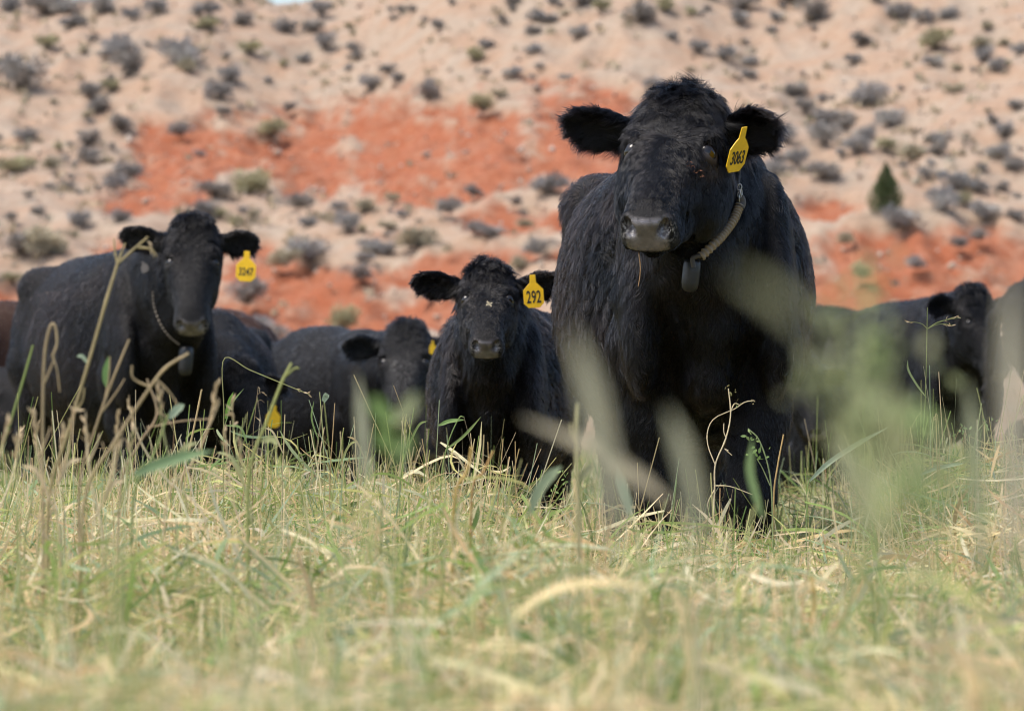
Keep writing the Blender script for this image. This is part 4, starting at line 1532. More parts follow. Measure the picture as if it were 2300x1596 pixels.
def weed(name, label, cat, Y, stem, r=.0018, col=STRAW, branches=(), leaves=(), seeds=(), leaflets=(), nodes=0, group=None, dy=0.0):
    """stem and the rest are given as (column, row) of a 2300 px print at distance Y; the stem goes on down to the ground"""
    def W(q, k=0.0):
        return P(q[0], q[1], Y + (q[2] if len(q) > 2 else 0.0) + k)
    pts = [W(q) for q in stem]
    if pts[0][2] > .03:
        foot = pts[0].copy()
        lean = (pts[0] - pts[1])
        foot[2] = 0.0
        foot[0] += lean[0] * .25
        k = max(1, int(pts[0][2] / .15))
        pts = [foot + (pts[0] - foot) * (i / k) for i in range(k)] + pts
    base = pts[0]
    root = empty(name, base)
    tag(root, label, cat, group, 'thing')

    def put(nm, me, mat):
        o = link(nm, me, mat, root)
        me.transform(Matrix.Translation(-Vector(base)))
        return o
    put('stem', stem_mesh(pts, r, r * .6, col, nodes, n=max(26, 5 * len(pts))), M_STALK)
    for b in branches:
        put('branch', stem_mesh([W(q) for q in b], r * .6, r * .35, col, n=18, seg=6), M_STALK)
    for lf in leaves:
        put('leaf', leaf_mesh([W(q) for q in lf[0]], lf[1], lf[2]), M_PLANT)
    for sd_ in seeds:       # (from, to, number, size)
        a, b, n, sz = W(sd_[0]), W(sd_[1]), sd_[2], sd_[3]
        ax = norm(b - a)
        parts = []
        t = np.linspace(0, 1, n)
        sp = norm(ax + rng.normal(0, .35, (n, 3)))
        p = a + (b - a) * t[:, None]
        P3 = p[:, None] + sp[:, None] * (sz * np.array([0, .5, 1]))[None, :, None]
        v, f, c = ribbons(P3, np.tile([sz * .12, sz * .34, sz * .05], (n, 1)), norm(np.cross(sp, rng.normal(size=(n, 3)))), np.tile((.52, .40, .24), (n, 1)))
        me = fast_mesh('seed_head', v, f)
        set_color(me, 'tint', c)
        put('seed_head', me, M_STALK)
    for lf in leaflets:     # (centre, number, spread px, size m, colour)
        c0, n, sp, sz, cl = lf
        c0 = W(c0)
        m = PXM * Y
        p = c0 + rng.normal(0, 1, (n, 3)) * np.array([sp * m * .5, .012, sp * m * .5])
        d = norm(rng.normal(size=(n, 3)))
        P3 = p[:, None] + d[:, None] * (sz * np.array([0, .35, .75, 1]))[None, :, None]
        v, f, c = ribbons(P3, np.tile(sz * np.array([.1, .5, .48, .12]), (n, 1)), norm(np.cross(d, rng.normal(size=(n, 3)))), np.tile(cl, (n, 1)) * rng.uniform(.8, 1.2, (n, 1)))
        me = fast_mesh('leaflet', v, f)
        set_color(me, 'tint', c)
        o = put('leaflet', me, M_PLANT)
        o['kind'] = 'stuff'
    return root


def sharp_weeds():
    weed('dry_alfalfa', 'bare tan alfalfa stem with a looping side branch in front of the large cow\'s legs', 'weed', 9.55,
         [(1602, 1180), (1605, 1100), (1607, 1042), (1630, 985), (1641, 930), (1636, 872)], .0022, STRAW,
         branches=[[(1606, 1042), (1590, 1000), (1590, 965), (1606, 938), (1650, 918), (1672, 903), (1694, 899)], [(1641, 925), (1648, 908), (1655, 906), (1662, 910)], [(1632, 985), (1626, 970), (1626, 950)],
                   [(1604, 1100), (1590, 1130), (1596, 1165)], [(1606, 1090), (1640, 1092), (1690, 1110)], [(1636, 1012), (1628, 1008), (1644, 1022)]],
         leaflets=[((1640, 880), 8, 22, .007, (.35, .33, .14)), ((1655, 908), 4, 12, .007, (.25, .32, .12)), ((1690, 900), 4, 8, .006, (.4, .34, .18))], nodes=5)
    weed('panicle_grass', 'slender green grass stem with a spreading reddish seed panicle at right', 'grass stem', 9.6,
         [(2073, 1000), (2078, 900), (2081, 800), (2083, 690)], .0014, (.24, .28, .10),
         branches=[[(2083, 738), (2068, 726), (2040, 722)], [(2083, 738), (2110, 722), (2158, 713)], [(2083, 738), (2108, 728), (2140, 729)], [(2083, 738), (2104, 726), (2142, 712)]],
         leaves=[([(2081, 893), (2058, 862), (2040, 830), (2039, 808)], .0055, (.30, .36, .16))],
         seeds=[((2056, 723), (2040, 722), 5, .010), ((2120, 719), (2150, 711), 8, .010), ((2118, 728), (2138, 731), 6, .010)])
    weed('bent_grass', 'thin grass stem snapped over at its top, long tip pointing right', 'grass stem', 9.5,
         [(502, 1020), (503, 920), (503, 806), (560, 830), (620, 855), (696, 886)], .0015, (.38, .38, .16),
         leaves=[([(506, 940), (514, 905), (524, 880)], .008, (.22, .40, .07)), ([(503, 960), (522, 905), (548, 872)], .0035, (.28, .38, .14)), ([(508, 955), (540, 960), (556, 1000)], .006, (.24, .34, .12))],
         seeds=[((664, 873), (692, 885), 9, .012)])
    weed('seeding_grass', 'little dark stem with drooping pinkish spikelets beside the snapped grass', 'grass stem', 9.5,
         [(568, 990), (574, 920), (580, 868)], .0010, (.30, .22, .12), branches=[[(579, 885), (588, 880), (596, 886)], [(577, 902), (586, 898), (594, 904)]],
         seeds=[((580, 868), (584, 878), 3, .008), ((588, 881), (597, 887), 3, .008), ((572, 935), (580, 940), 3, .008)])
    weed('straw_stalk', 'stout straight tan straw leaning right below the chin of cow 3247', 'straw stem', 9.3,
         [(405, 1110), (425, 1010), (442, 930), (453, 874)], .0032, (.55, .42, .22), nodes=4)
    weed('straw_stalk', 'short stout orange straw standing right of the dry alfalfa stem', 'straw stem', 9.4, [(1738, 1120), (1746, 1050), (1760, 975)], .0026, (.55, .38, .16))
    weed('broad_grass', 'single broad blue-green grass blade leaning right beside the large cow', 'grass blade', 9.0,
         [(1812, 1120), (1818, 1075)], .0016, GREEN, leaves=[([(1818, 1080), (1860, 1040), (1920, 1000), (1996, 958)], .011, BLUEG)])
    weed('leaning_grass', 'long thin green grass stem slanting up at the right frame edge', 'grass stem', 9.2, [(2200, 1190), (2243, 1060), (2275, 960), (2330, 800)], .0018, LIME, leaves=[([(2236, 1080), (2230, 1060), (2222, 1045)], .005, BLUEG)])
    weed('alfalfa', 'green alfalfa shoot with curled top between the large cow\'s legs and right tuft', 'weed', 9.2,
         [(1735, 1150), (1728, 1060), (1706, 990), (1680, 962)], .0022, (.30, .36, .16), branches=[[(1730, 1090), (1712, 1050), (1700, 1030)]],
         leaflets=[((1697, 1010), 14, 34, .013, (.20, .30, .09)), ((1690, 975), 8, 20, .010, (.28, .36, .14))])
    weed('alfalfa', 'tall leafy alfalfa shoot in the tuft right of the panicle grass', 'weed', 9.6,
         [(2176, 1130), (2182, 1040), (2196, 960), (2205, 905)], .0020, (.34, .38, .18), branches=[[(2188, 1010), (2170, 985), (2160, 960)], [(2194, 970), (2206, 955), (2216, 945)]],
         leaflets=[((2160, 965), 12, 30, .011, (.24, .34, .13)), ((2214, 950), 8, 20, .010, (.24, .34, .13)), ((2200, 1040), 14, 40, .011, (.26, .36, .14)), ((2150, 1060), 12, 40, .011, (.26, .36, .14))])
    weed('alfalfa', 'small leafy sprig with round leaves below the calf\'s chest, right side', 'weed', 9.3,
         [(1232, 1165), (1240, 1110), (1256, 1075), (1284, 1040)], .0014, (.36, .36, .16), leaflets=[((1246, 1100), 10, 26, .011, (.24, .34, .11)), ((1262, 1070), 8, 24, .010, (.26, .36, .12)), ((1236, 1140), 8, 24, .012, (.40, .38, .16))])
    weed('dry_stalk', 'two thin crossed dry stems rising from the right tuft', 'straw stem', 9.5, [(2108, 1110), (2104, 1000), (2102, 928)], .0018, (.48, .36, .20), branches=[[(2110, 1100), (2110, 1000), (2106, 930)], [(2103, 940), (2096, 942), (2104, 928)]])
    weed('broad_grass', 'flat blue-green grass blade lying across the right tuft', 'grass blade', 9.5, [(2060, 1110), (2066, 1062)], .0014, GREEN, leaves=[([(2066, 1066), (2100, 1052), (2146, 1042), (2166, 1040)], .009, BLUEG)])
    weed('green_grass', 'bright green forked grass with flat tip standing before the calf\'s left side', 'grass stem', 9.4, [(990, 1090), (1005, 1000), (1030, 940), (1042, 936)], .0018, GREEN,
         leaves=[([(985, 955), (1010, 945), (1043, 942)], .009, (.25, .38, .12)), ([(1000, 1010), (1040, 980), (1080, 936)], .006, (.28, .36, .12))])
    weed('tufted_grass', 'grass stem ending in a little flag leaf behind the dense sharp tuft', 'grass stem', 9.5, [(728, 1050), (724, 960), (718, 880)], .0016, LIME, leaves=[([(724, 900), (734, 886), (728, 905)], .012, BLUEG), ([(716, 990), (700, 940), (705, 900)], .004, GREEN)])
    # the dense sharp tufts: about thirty stems one can pick out
    k = 0
    places = ['left of the snapped grass', 'between the snapped grass and the grey faced cow', 'below the grey faced young cow', 'below the calf\'s chest']
    spec = [(640, 930, 3), (668, 985, -6), (752, 905, 5), (772, 960, 12), (795, 935, -4), (812, 1000, 10), (840, 950, 16), (866, 925, -12), (905, 935, 4), (930, 915, 14), (948, 985, -14), (965, 1010, 9), (1066, 985, 14), (1105, 1010, 10),
            (1130, 985, 6), (300, 1010, 8), (340, 1040, -8), (280, 1060, 14), (560, 1005, 10), (600, 990, -9)]
    hues = [('pale straw', (.62, .52, .30)), ('green', (.26, .33, .11)), ('tan', (.50, .36, .18)), ('yellow-green', (.42, .42, .16))]
    for i, (x, y, l) in enumerate(spec):
        hn, hc = hues[i % 4]
        where = places[0] if x < 500 else places[1] if x < 800 else places[2] if x < 1000 else places[3]
        kind = ['slightly curved', 'straight', 'leaning'][i % 3]
        weed('cut_grass', f'{kind} {hn} grass stem {where}' + ('' if i < 12 else ', shorter'), 'grass stem', 9.3 + .35 * ((i * 7) % 5) / 5,
             [(x - 2.2 * l, y + 170), (x - l, y + 80), (x, y)], .0017, hc, group='cut stems in the sharp band of grass',
             leaves=[([(x - l, y + 90), (x - l + 24 * (1 if i % 2 else -1), y + 40), (x - l + 44 * (1 if i % 2 else -1), y + 30)], .005, hc)] if i % 3 == 0 else ())


def soft_weeds():
    weed('forked_stalk', 'tall dry forked stalk with swollen joints crossing in front of cow 3247', 'dry stalk', 6.6,
         [(110, 1120), (150, 980), (200, 810), (240, 670), (264, 592)], .0036, (.42, .34, .17), nodes=3,
         branches=[[(264, 592), (258, 560), (256, 535)], [(264, 592), (300, 560), (332, 532)], [(264, 592), (276, 560), (281, 546)], [(310, 555), (340, 560), (352, 575)], [(165, 930), (185, 900), (190, 870)]],
         leaves=[([(200, 820), (185, 800), (172, 800)], .006, BLUEG)], seeds=[((330, 540), (348, 572), 5, .012), ((258, 545), (264, 590), 4, .010)])
    weed('hooked_stalk', 'tan stalk bent over like a hook left of the forked stalk', 'dry stalk', 6.4,
         [(96, 1080), (96, 930), (100, 800), (112, 735), (124, 732), (128, 770), (118, 800)], .0030, (.45, .35, .20), branches=[[(118, 800), (128, 830), (134, 880)], [(100, 860), (118, 815), (122, 800)]])
    weed('green_grass', 'smooth green stem leaning right at the left frame edge', 'grass stem', 6.8, [(-20, 1100), (20, 960), (50, 860), (74, 775)], .0030, (.26, .32, .10))
    weed('leaning_stalk', 'dry stalk with small joints leaning right beneath cow 3247\'s neck', 'dry stalk', 6.6, [(180, 1080), (215, 960), (250, 860), (290, 762)], .0028, (.44, .34, .19), branches=[[(235, 900), (244, 850), (247, 800)], [(225, 930), (262, 880), (280, 850)]],
         leaves=[([(240, 870), (236, 840), (244, 800)], .009, (.22, .36, .12))])
    weed('slanting_stalk', 'long dry stalk slanting right to the chin of cow 3247', 'dry stalk', 6.3, [(190, 1120), (260, 990), (330, 880), (372, 826), (424, 793)], .0032, (.46, .36, .20), nodes=3, branches=[[(350, 850), (380, 880), (400, 910)], [(340, 870), (300, 850), (296, 820)]])
    weed('curved_stalk', 'curved tan stalk with side twigs right of the slanting stalk', 'dry stalk', 6.8, [(270, 1100), (310, 1000), (352, 930), (330, 850)], .0024, (.48, .36, .22), branches=[[(352, 930), (366, 930), (390, 960)], [(330, 960), (410, 945), (480, 940)]])
    weed('green_grass', 'green stem with a pale sword leaf right of the curved stalk', 'grass stem', 6.6, [(300, 1120), (345, 1020), (378, 930)], .0028, (.28, .34, .12), leaves=[([(378, 940), (398, 918), (414, 908)], .013, BLUEG)])
    weed('green_grass', 'thick yellow-green stem with a split tip before the grazing cow', 'grass stem', 6.6, [(560, 1060), (602, 940), (632, 860), (655, 815)], .0034, (.40, .42, .15), branches=[[(640, 845), (660, 828), (672, 826)]],
         leaves=[([(585, 990), (610, 985), (622, 1000)], .010, LIME)])
    weed('broad_grass', 'wide dull green blade arching right low in front of cow 3247', 'grass blade', 5.2, [(280, 1130), (300, 1070)], .002, GREEN, leaves=[([(300, 1066), (350, 1044), (410, 1025), (478, 1012)], .015, (.20, .30, .14))])
    weed('tall_grass', 'upright pale stem with a side bud below the large cow\'s flank', 'grass stem', 5.6, [(1300, 1250), (1298, 1100), (1294, 985), (1296, 905)], .0042, (.46, .42, .22), branches=[[(1297, 1010), (1284, 970), (1282, 950)]],
         leaves=[([(1300, 1080), (1322, 1050), (1325, 1040)], .010, OLIVE)])
    weed('straw_stalk', 'short orange-tan stem leaning right below the calf', 'straw stem', 6.5, [(1020, 1130), (1048, 1060), (1060, 1000)], .0032, (.55, .38, .12))
    weed('straw_stalk', 'short brown stem crossing the calf\'s legs', 'straw stem', 7.0, [(1060, 1110), (1085, 1060), (1108, 1012)], .0030, (.45, .28, .10))
    weed('pale_grass', 'pale green blade curling right in front of the calf\'s feet', 'grass blade', 5.6, [(1170, 1210), (1190, 1150)], .0022, LIME, leaves=[([(1190, 1156), (1208, 1105), (1235, 1068), (1262, 1046)], .014, (.34, .40, .24))])
    weed('pale_grass', 'upright blue-green blade between the tall stem and the alfalfa stem', 'grass blade', 5.2, [(1440, 1250), (1420, 1150)], .0022, LIME, leaves=[([(1420, 1160), (1402, 1100), (1388, 1050)], .013, BLUEG)])
    weed('green_grass', 'fresh green sword blade at the foot of the blue-green blade', 'grass blade', 5.0, [(1680, 1220), (1700, 1130)], .0022, LIME, leaves=[([(1712, 1160), (1694, 1100), (1684, 1050), (1690, 985)], .011, (.30, .40, .16))])


def stalk_stand():
    r = np.random.default_rng(23)
    xs = np.sort(np.concatenate([r.uniform(-10, 420, 13), r.uniform(420, 640, 4)]))
    nth = ['leftmost', 'second', 'third', 'fourth', 'fifth', 'sixth', 'seventh', 'eighth', 'ninth', 'tenth', 'eleventh', 'twelfth', 'thirteenth', 'fourteenth', 'fifteenth', 'sixteenth', 'seventeenth']
    hues = [('pale straw', STRAW), ('tan', TAN), ('greenish', (.46, .46, .22))]
    for i, x in enumerate(xs):
        hn, hc = hues[int(r.integers(0, 3))]
        top = r.uniform(860, 1010)
        lean = r.normal(14, 26)
        Y = r.uniform(6.0, 7.6)
        x0 = x - lean
        mid = (x - .35 * lean, top + 90)
        side = 1 if r.uniform() < .5 else -1
        weed('seed_stalk', f'{hn} blurred seed stalk, {nth[i]} from the left in the stand before cow 3247' if i else f'{hn} blurred seed stalk, {nth[i]} in the stand before cow 3247', 'dry stalk', Y,
             [(x0 - lean, top + 260), (x0, top + 170), mid, (x, top)], r.uniform(.0016, .0024), hc, group='dry seed stalks in the stand before cow 3247',
             branches=[[mid, (mid[0] + side * 18, mid[1] - 40), (mid[0] + side * 26, mid[1] - 66)]] if i % 2 else (),
             leaves=[([(x0, top + 170), (x0 - side * 26, top + 120), (x0 - side * 58, top + 110)], .007, hc)] if i % 3 == 0 else (),
             seeds=[((x - .2 * lean, top + 50), (x, top - 4), 12, .016)])


def near_weeds():
    weed('wide_grass', 'large blurred tan blade close to the camera over the large cow\'s flank', 'grass blade', 1.75, [(1450, 1800), (1420, 1400), (1390, 1200)], .0014, (.52, .46, .28), leaves=[([(1390, 1210), (1362, 1050), (1328, 880), (1285, 735)], .0100, (.56, .51, .34))])
    weed('wide_grass', 'blurred tan blade slanting down right across the calf\'s legs', 'grass blade', 2.5, [(1640, 1500), (1560, 1230), (1500, 1120)], .0014, (.48, .40, .26), leaves=[([(1500, 1124), (1420, 1060), (1320, 1000), (1170, 938)], .0095, (.50, .43, .29))])
    weed('wide_grass', 'upright blurred olive blade over the foreleg of the large cow', 'grass blade', 1.95, [(1590, 1700), (1580, 1350), (1570, 1200)], .0014, (.46, .43, .26), leaves=[([(1570, 1210), (1558, 1110), (1534, 1010), (1500, 915)], .0090, (.52, .49, .32))])
    weed('wide_grass', 'faint blurred olive leaf hanging over the shoulder of the large cow', 'leaf', 1.15, [(1960, 2400), (1930, 1500), (1880, 900), (1810, 730)], .0005, (.36, .36, .17), leaves=[([(1812, 735), (1770, 690), (1720, 650), (1650, 612)], .0046, (.36, .35, .20))])
    weed('green_sprout', 'blurred green sprout in front of the grey faced young cow', 'weed', 2.8, [(900, 1700), (890, 1300), (884, 1050), (878, 920)], .0014, (.28, .38, .12),
         leaves=[([(884, 960), (850, 915), (838, 890)], .011, (.26, .38, .12)), ([(884, 950), (915, 920), (935, 880)], .009, (.46, .48, .25)), ([(886, 1010), (860, 985), (850, 960)], .010, (.26, .38, .12)), ([(886, 1030), (910, 1000), (920, 970)], .009, (.30, .40, .15))])
    weed('wide_grass', 'blurred pale upright blade left of the blurred green sprout', 'grass blade', 3.2, [(835, 1500), (828, 1250), (822, 1080)], .0016, LIME, leaves=[([(822, 1090), (815, 980), (805, 840)], .0090, (.52, .50, .33))])
    G0, G1, G2, G3 = (.26, .36, .13), (.34, .44, .18), (.44, .48, .23), (.54, .52, .31)

    def cloud(pts, n, sp, sz, cols):
        return [(q, n, sp, sz * (0.8 + .4 * ((i * 5) % 7) / 7), cols[i % len(cols)]) for i, q in enumerate(pts)]
    weed('tall_weed', 'tall blurred green weed right of the large cow, leaning left', 'weed', 2.05, [(2000, 3000), (1985, 2000), (1965, 1400), (1945, 1000), (1905, 760), (1880, 690)], .0019, G2,
         branches=[[(1935, 940), (1890, 880), (1830, 850)], [(1955, 1080), (1920, 1010), (1880, 970)], [(1950, 1020), (1985, 930), (2005, 830)], [(1965, 1200), (2000, 1110), (2030, 1030)], [(1968, 1300), (1930, 1210), (1900, 1130)]],
         leaflets=cloud([(1868, 770), (1835, 800), (1800, 840), (1890, 720), (1850, 865), (1900, 830), (1870, 930), (1900, 1000), (1925, 900), (1940, 960), (1995, 870), (2004, 820), (2015, 1040), (1985, 960), (1910, 1140), (1930, 1060), (1960, 1120), (1990, 1140), (1950, 1200)], 3, 96, .0105, [(.33, .37, .17), (.38, .40, .20), (.46, .45, .27)]),
         leaves=[([(1945, 1000), (1905, 950), (1862, 930)], .005, G2), ([(1960, 1150), (1925, 1080), (1905, 1000)], .006, G3), ([(1955, 1080), (1985, 1020), (2010, 1000), (2040, 1020)], .0045, G3)])
    weed('tall_weed', 'blurred upright green weed with its tip against the red earth', 'weed', 2.3, [(1880, 2600), (1900, 1800), (1925, 1200), (1942, 900), (1946, 700), (1940, 570)], .0018, G2,
         branches=[[(1970, 900), (1995, 840), (2015, 790)], [(1962, 800), (1940, 770), (1920, 780)], [(1982, 1120), (2010, 1040), (2022, 960)]],
         leaflets=cloud([(1950, 610), (1935, 640), (1960, 650), (1948, 690), (1970, 700), (1960, 760), (1935, 780), (2000, 810), (1975, 850), (1950, 870), (1985, 930), (2015, 980), (1965, 1010), (2000, 1060), (1975, 1110)], 3, 48, .0105, [(.27, .34, .13), (.34, .38, .18)]),
         leaves=[([(1928, 1120), (1890, 1040), (1872, 960)], .006, G3), ([(1926, 1180), (1955, 1100), (1990, 1030)], .006, G3)])
    weed('tall_weed', 'pale blurred weed in a broad clump near the panicle grass', 'weed', 1.9, [(2190, 3000), (2160, 2000), (2110, 1400), (2050, 1080), (2010, 880)], .0017, G3,
         branches=[[(2015, 1160), (2040, 1080), (2060, 1000)], [(2005, 1060), (1985, 1000), (1970, 930)], [(2025, 1280), (1990, 1200), (1970, 1120)], [(2030, 1320), (2070, 1230), (2100, 1160)]],
         leaflets=cloud([(1994, 900), (1980, 960), (2010, 980), (2045, 1040), (1990, 1040), (2020, 1100), (1975, 1140), (2060, 1120), (2000, 1180), (2090, 1180)], 4, 80, .014, [(.36, .38, .18), G1]),
         leaves=[([(2035, 1040), (2000, 960), (1990, 880)], .005, G3), ([(2060, 1120), (2100, 1020), (2130, 940)], .005, G3), ([(2080, 1220), (2150, 1100), (2185, 1040)], .005, G2)])
    weed('wide_grass', 'wide blurred straw coloured blade standing at the right frame edge', 'grass blade', 1.7, [(2330, 3000), (2310, 2000), (2290, 1500), (2280, 1250)], .0014, (.58, .50, .34), leaves=[([(2284, 1300), (2276, 1050), (2270, 820), (2264, 590)], .0105, (.64, .56, .40))])
    weed('wide_grass', 'blurred pale olive blade between the panicle grass and the straw coloured blade', 'grass blade', 2.6, [(2230, 2400), (2215, 1700), (2205, 1300)], .0012, G3, leaves=[([(2205, 1320), (2200, 1150), (2188, 980), (2170, 850)], .0095, (.46, .46, .28))],
         leaflets=cloud([(2120, 880), (2150, 950), (2090, 1000), (2190, 1040), (2140, 1090), (2230, 1120)], 3, 70, .013, [(.36, .38, .18), G1]))


sharp_weeds()
soft_weeds()
stalk_stand()
near_weeds()


# ------------------------------------------------------------------ shrubs on the hill
M_BUSH = plant_mat('desert_shrub', trans=.1, rough=.9)


def bush_mesh(name, seed, cols, n=640, tall=.75, twig=.35):
    """unit shrub, radius about .5: crooked twig clumps of small leaf faces"""
    r = np.random.default_rng(seed)
    nc = r.integers(7, 12)
    a = r.uniform(0, 6.28, nc)
    rad = np.sqrt(r.uniform(0, 1, nc)) * .31
    cc = np.stack([np.cos(a) * rad, np.sin(a) * rad, r.uniform(.25, .75, nc) * tall * (1.15 - rad)], -1)
    cr = r.uniform(.18, .28, nc)
    k = r.integers(0, nc, n)
    d = norm(r.normal(size=(n, 3)))
    p = cc[k] + d * (cr[k] * r.uniform(.35, 1.05, n) ** .6)[:, None]
    p[:, 2] = np.abs(p[:, 2])
    dirs = norm(d + r.normal(0, .6, (n, 3)) + np.array([0, 0, .5]))
    L = r.uniform(.035, .085, n)
    c_ = cc[k]
    P3 = np.stack([c_ + .12 * (p - c_), c_ + .6 * (p - c_), p, p + dirs * L[:, None] * .7], 1)
    P3[..., 2] = np.maximum(P3[..., 2], -.01)
    cl = np.asarray(cols)[r.integers(0, len(cols), nc)][k] * r.uniform(.75, 1.25, (n, 1))
    one = ribbons(P3, L[:, None] * np.array([.10, .16, .62, .15]), norm(np.cross(dirs, r.normal(size=(n, 3)))), cl)
    # twigs from the foot
    m = int(nc * 5)
    e = cc[np.arange(m) % nc] + r.normal(0, .012, (m, 3))
    s0 = r.normal(0, .05, (m, 3)) * np.array([1, 1, 0])
    t = np.linspace(0, 1, 4)
    T = s0[:, None] + (e - s0)[:, None] * t[None, :, None] + r.normal(0, .015, (m, 4, 3))
    T[..., 2] = np.maximum(T[..., 2], -.02)
    two = ribbons(T, np.tile([.022, .017, .012, .006], (m, 1)), norm(r.normal(size=(m, 3))), np.tile([.13, .11, .09], (m, 1)))
    v, f, c = gather([one, two])
    me = fast_mesh(name, v, f)
    set_color(me, 'tint', c)
    me.materials.append(M_BUSH)
    return me


GREY = [(.33, .32, .31), (.28, .272, .268), (.38, .36, .325), (.235, .225, .215)]
OLV = [(.36, .335, .20), (.40, .37, .22), (.30, .28, .17), (.27, .255, .15)]
PALE = [(.42, .37, .26), (.37, .33, .24), (.33, .30, .22)]
DARK = [(.22, .205, .19), (.27, .25, .23), (.32, .295, .265)]
VAR = {'grey': [bush_mesh('sagebrush', 100 + i, GREY) for i in range(5)], 'olive': [bush_mesh('rabbitbrush', 120 + i, OLV, tall=.85) for i in range(3)],
       'pale': [bush_mesh('bunchgrass', 140 + i, PALE, n=700, tall=.62) for i in range(3)], 'dark': [bush_mesh('sagebrush', 160 + i, DARK) for i in range(3)]}

# column, row, width on the print, kind (g grey, o olive, p pale, d dark)
BIG = [(45, 165, 110, 'd'), (105, 95, 50, 'o'), (278, 110, 80, 'g'), (285, 152, 80, 'd'), (400, 115, 85, 'g'), (420, 145, 60, 'p'), (300, 28, 55, 'g'), (515, 170, 55, 'g'), (490, 205, 70, 'g'), (225, 238, 55, 'd'), (275, 270, 65, 'd'), (252, 195, 40, 'o'),
       (650, 238, 38, 'd'), (730, 90, 58, 'g'), (795, 105, 42, 'd'), (832, 182, 60, 'g'), (985, 55, 36, 'd'), (1065, 122, 52, 'o'), (1130, 45, 28, 'd'), (1090, 100, 36, 'g'), (1195, 107, 45, 'g'), (1300, 72, 45, 'g'), (1440, 30, 70, 'd'), (1570, 103, 46, 'g'),
       (1625, 118, 54, 'g'), (1682, 135, 40, 'g'), (1683, 165, 36, 'g'), (1660, 40, 50, 'g'), (1742, 38, 36, 'g'), (1822, 26, 78, 'd'), (1920, 128, 42, 'g'), (1787, 202, 48, 'd'), (2100, 88, 78, 'o'), (2210, 125, 55, 'g'), (2098, 132, 50, 'g'), (2143, 195, 45, 'p'),
       (2020, 22, 70, 'g'), (1955, 215, 72, 'g'), (1998, 258, 80, 'g'), (2282, 236, 40, 'd'), (2255, 296, 55, 'g'), (2105, 305, 60, 'g'), (2050, 335, 75, 'p'), (1900, 280, 60, 'd'), (1850, 262, 60, 'g'), (1765, 300, 70, 'g'), (1790, 352, 60, 'g'), (1850, 385, 60, 'd'),
       (1925, 325, 60, 'g'), (1948, 300, 50, 'g'), (2150, 402, 70, 'g'), (2080, 388, 40, 'd'), (2280, 370, 50, 'd'), (2285, 480, 50, 'd'), (2018, 490, 82, 'g'), (2200, 420, 45, 'g'), (1740, 380, 60, 'g'), (2240, 150, 45, 'g'), (2290, 110, 40, 'g'),
       (178, 490, 62, 'g'), (270, 482, 48, 'g'), (150, 415, 40, 'd'), (85, 470, 32, 'd'), (60, 436, 28, 'd'), (195, 308, 66, 'd'), (205, 350, 64, 'd'), (60, 300, 55, 'g'), (30, 365, 90, 'o'), (252, 410, 64, 'g'), (288, 382, 62, 'g'), (95, 540, 110, 'p'), (45, 545, 90, 'd'),
       (670, 450, 62, 'd'), (690, 497, 46, 'g'), (560, 405, 100, 'o'), (800, 608, 70, 'd'), (556, 655, 84, 'd'), (600, 735, 90, 'g'), (770, 712, 90, 'o'), (690, 560, 90, 'g'), (640, 575, 80, 'p'), (935, 530, 90, 'p'), (1010, 462, 56, 'd'), (1060, 428, 50, 'd'),
       (1100, 515, 56, 'g'), (1070, 512, 46, 'd'), (1215, 552, 74, 'd'), (1232, 412, 80, 'g'), (1155, 450, 38, 'd'), (450, 342, 32, 'g'), (960, 208, 55, 'd'), (1085, 235, 60, 'o'), (610, 290, 60, 'o'), (2155, 540, 50, 'd'), (2060, 590, 46, 'g'), (1900, 538, 46, 'p'),
       (1935, 605, 60, 'o'), (405, 290, 50, 'd'), (545, 38, 60, 'd'), (460, 18, 60, 'g'), (100, 10, 80, 'd'), (150, 8, 70, 'g'), (20, 8, 60, 'g'), (230, 12, 60, 'd'), (30, 620, 44, 'o'), (470, 55, 50, 'o'), (870, 560, 40, 'g'), (760, 460, 34, 'g'), (1165, 590, 50, 'p'),
       (460, 470, 60, 'd'), (350, 12, 60, 'g'), (960, 655, 50, 'p'), (1270, 170, 34, 'g'), (1470, 190, 50, 'g'), (720, 20, 50, 'g'), (640, 60, 50, 'g'), (2035, 690, 70, 'p'), (2200, 525, 50, 'd'), (880, 440, 40, 'p'), (1180, 500, 40, 'p')]
MARKS = [('the calf', 1095, 640), ('the head of cow 3247', 433, 560), ('the large cow\'s head', 1520, 260), ('the juniper', 1992, 430), ('the sky gap', 490, 5), ('the upper left corner', 0, 0), ('the upper right corner', 2300, 0),
         ('the top middle of the frame', 1150, 0), ('the main red bank', 950, 330), ('the red bank\'s left end', 390, 350), ('the fuzzy ear at far right', 2130, 660), ('the left frame edge', 0, 350), ('the right frame edge', 2300, 330),
         ('the grey faced young cow', 900, 720), ('the back of cow 3247', 150, 590), ('the large cow\'s right flank', 1800, 480), ('the large cow\'s left flank', 1270, 480), ('tag 3247', 553, 600), ('tag 3063', 1655, 350), ('the olive bush in the red bank', 560, 405), ('the paired upper left bushes', 282, 130), ('the top edge over the juniper', 1950, 20)]
HIDE = [(1250, 1830, 380, 1000), (1270, 1740, 190, 480), (20, 520, 560, 1000), (350, 510, 480, 780), (940, 1250, 570, 800)]


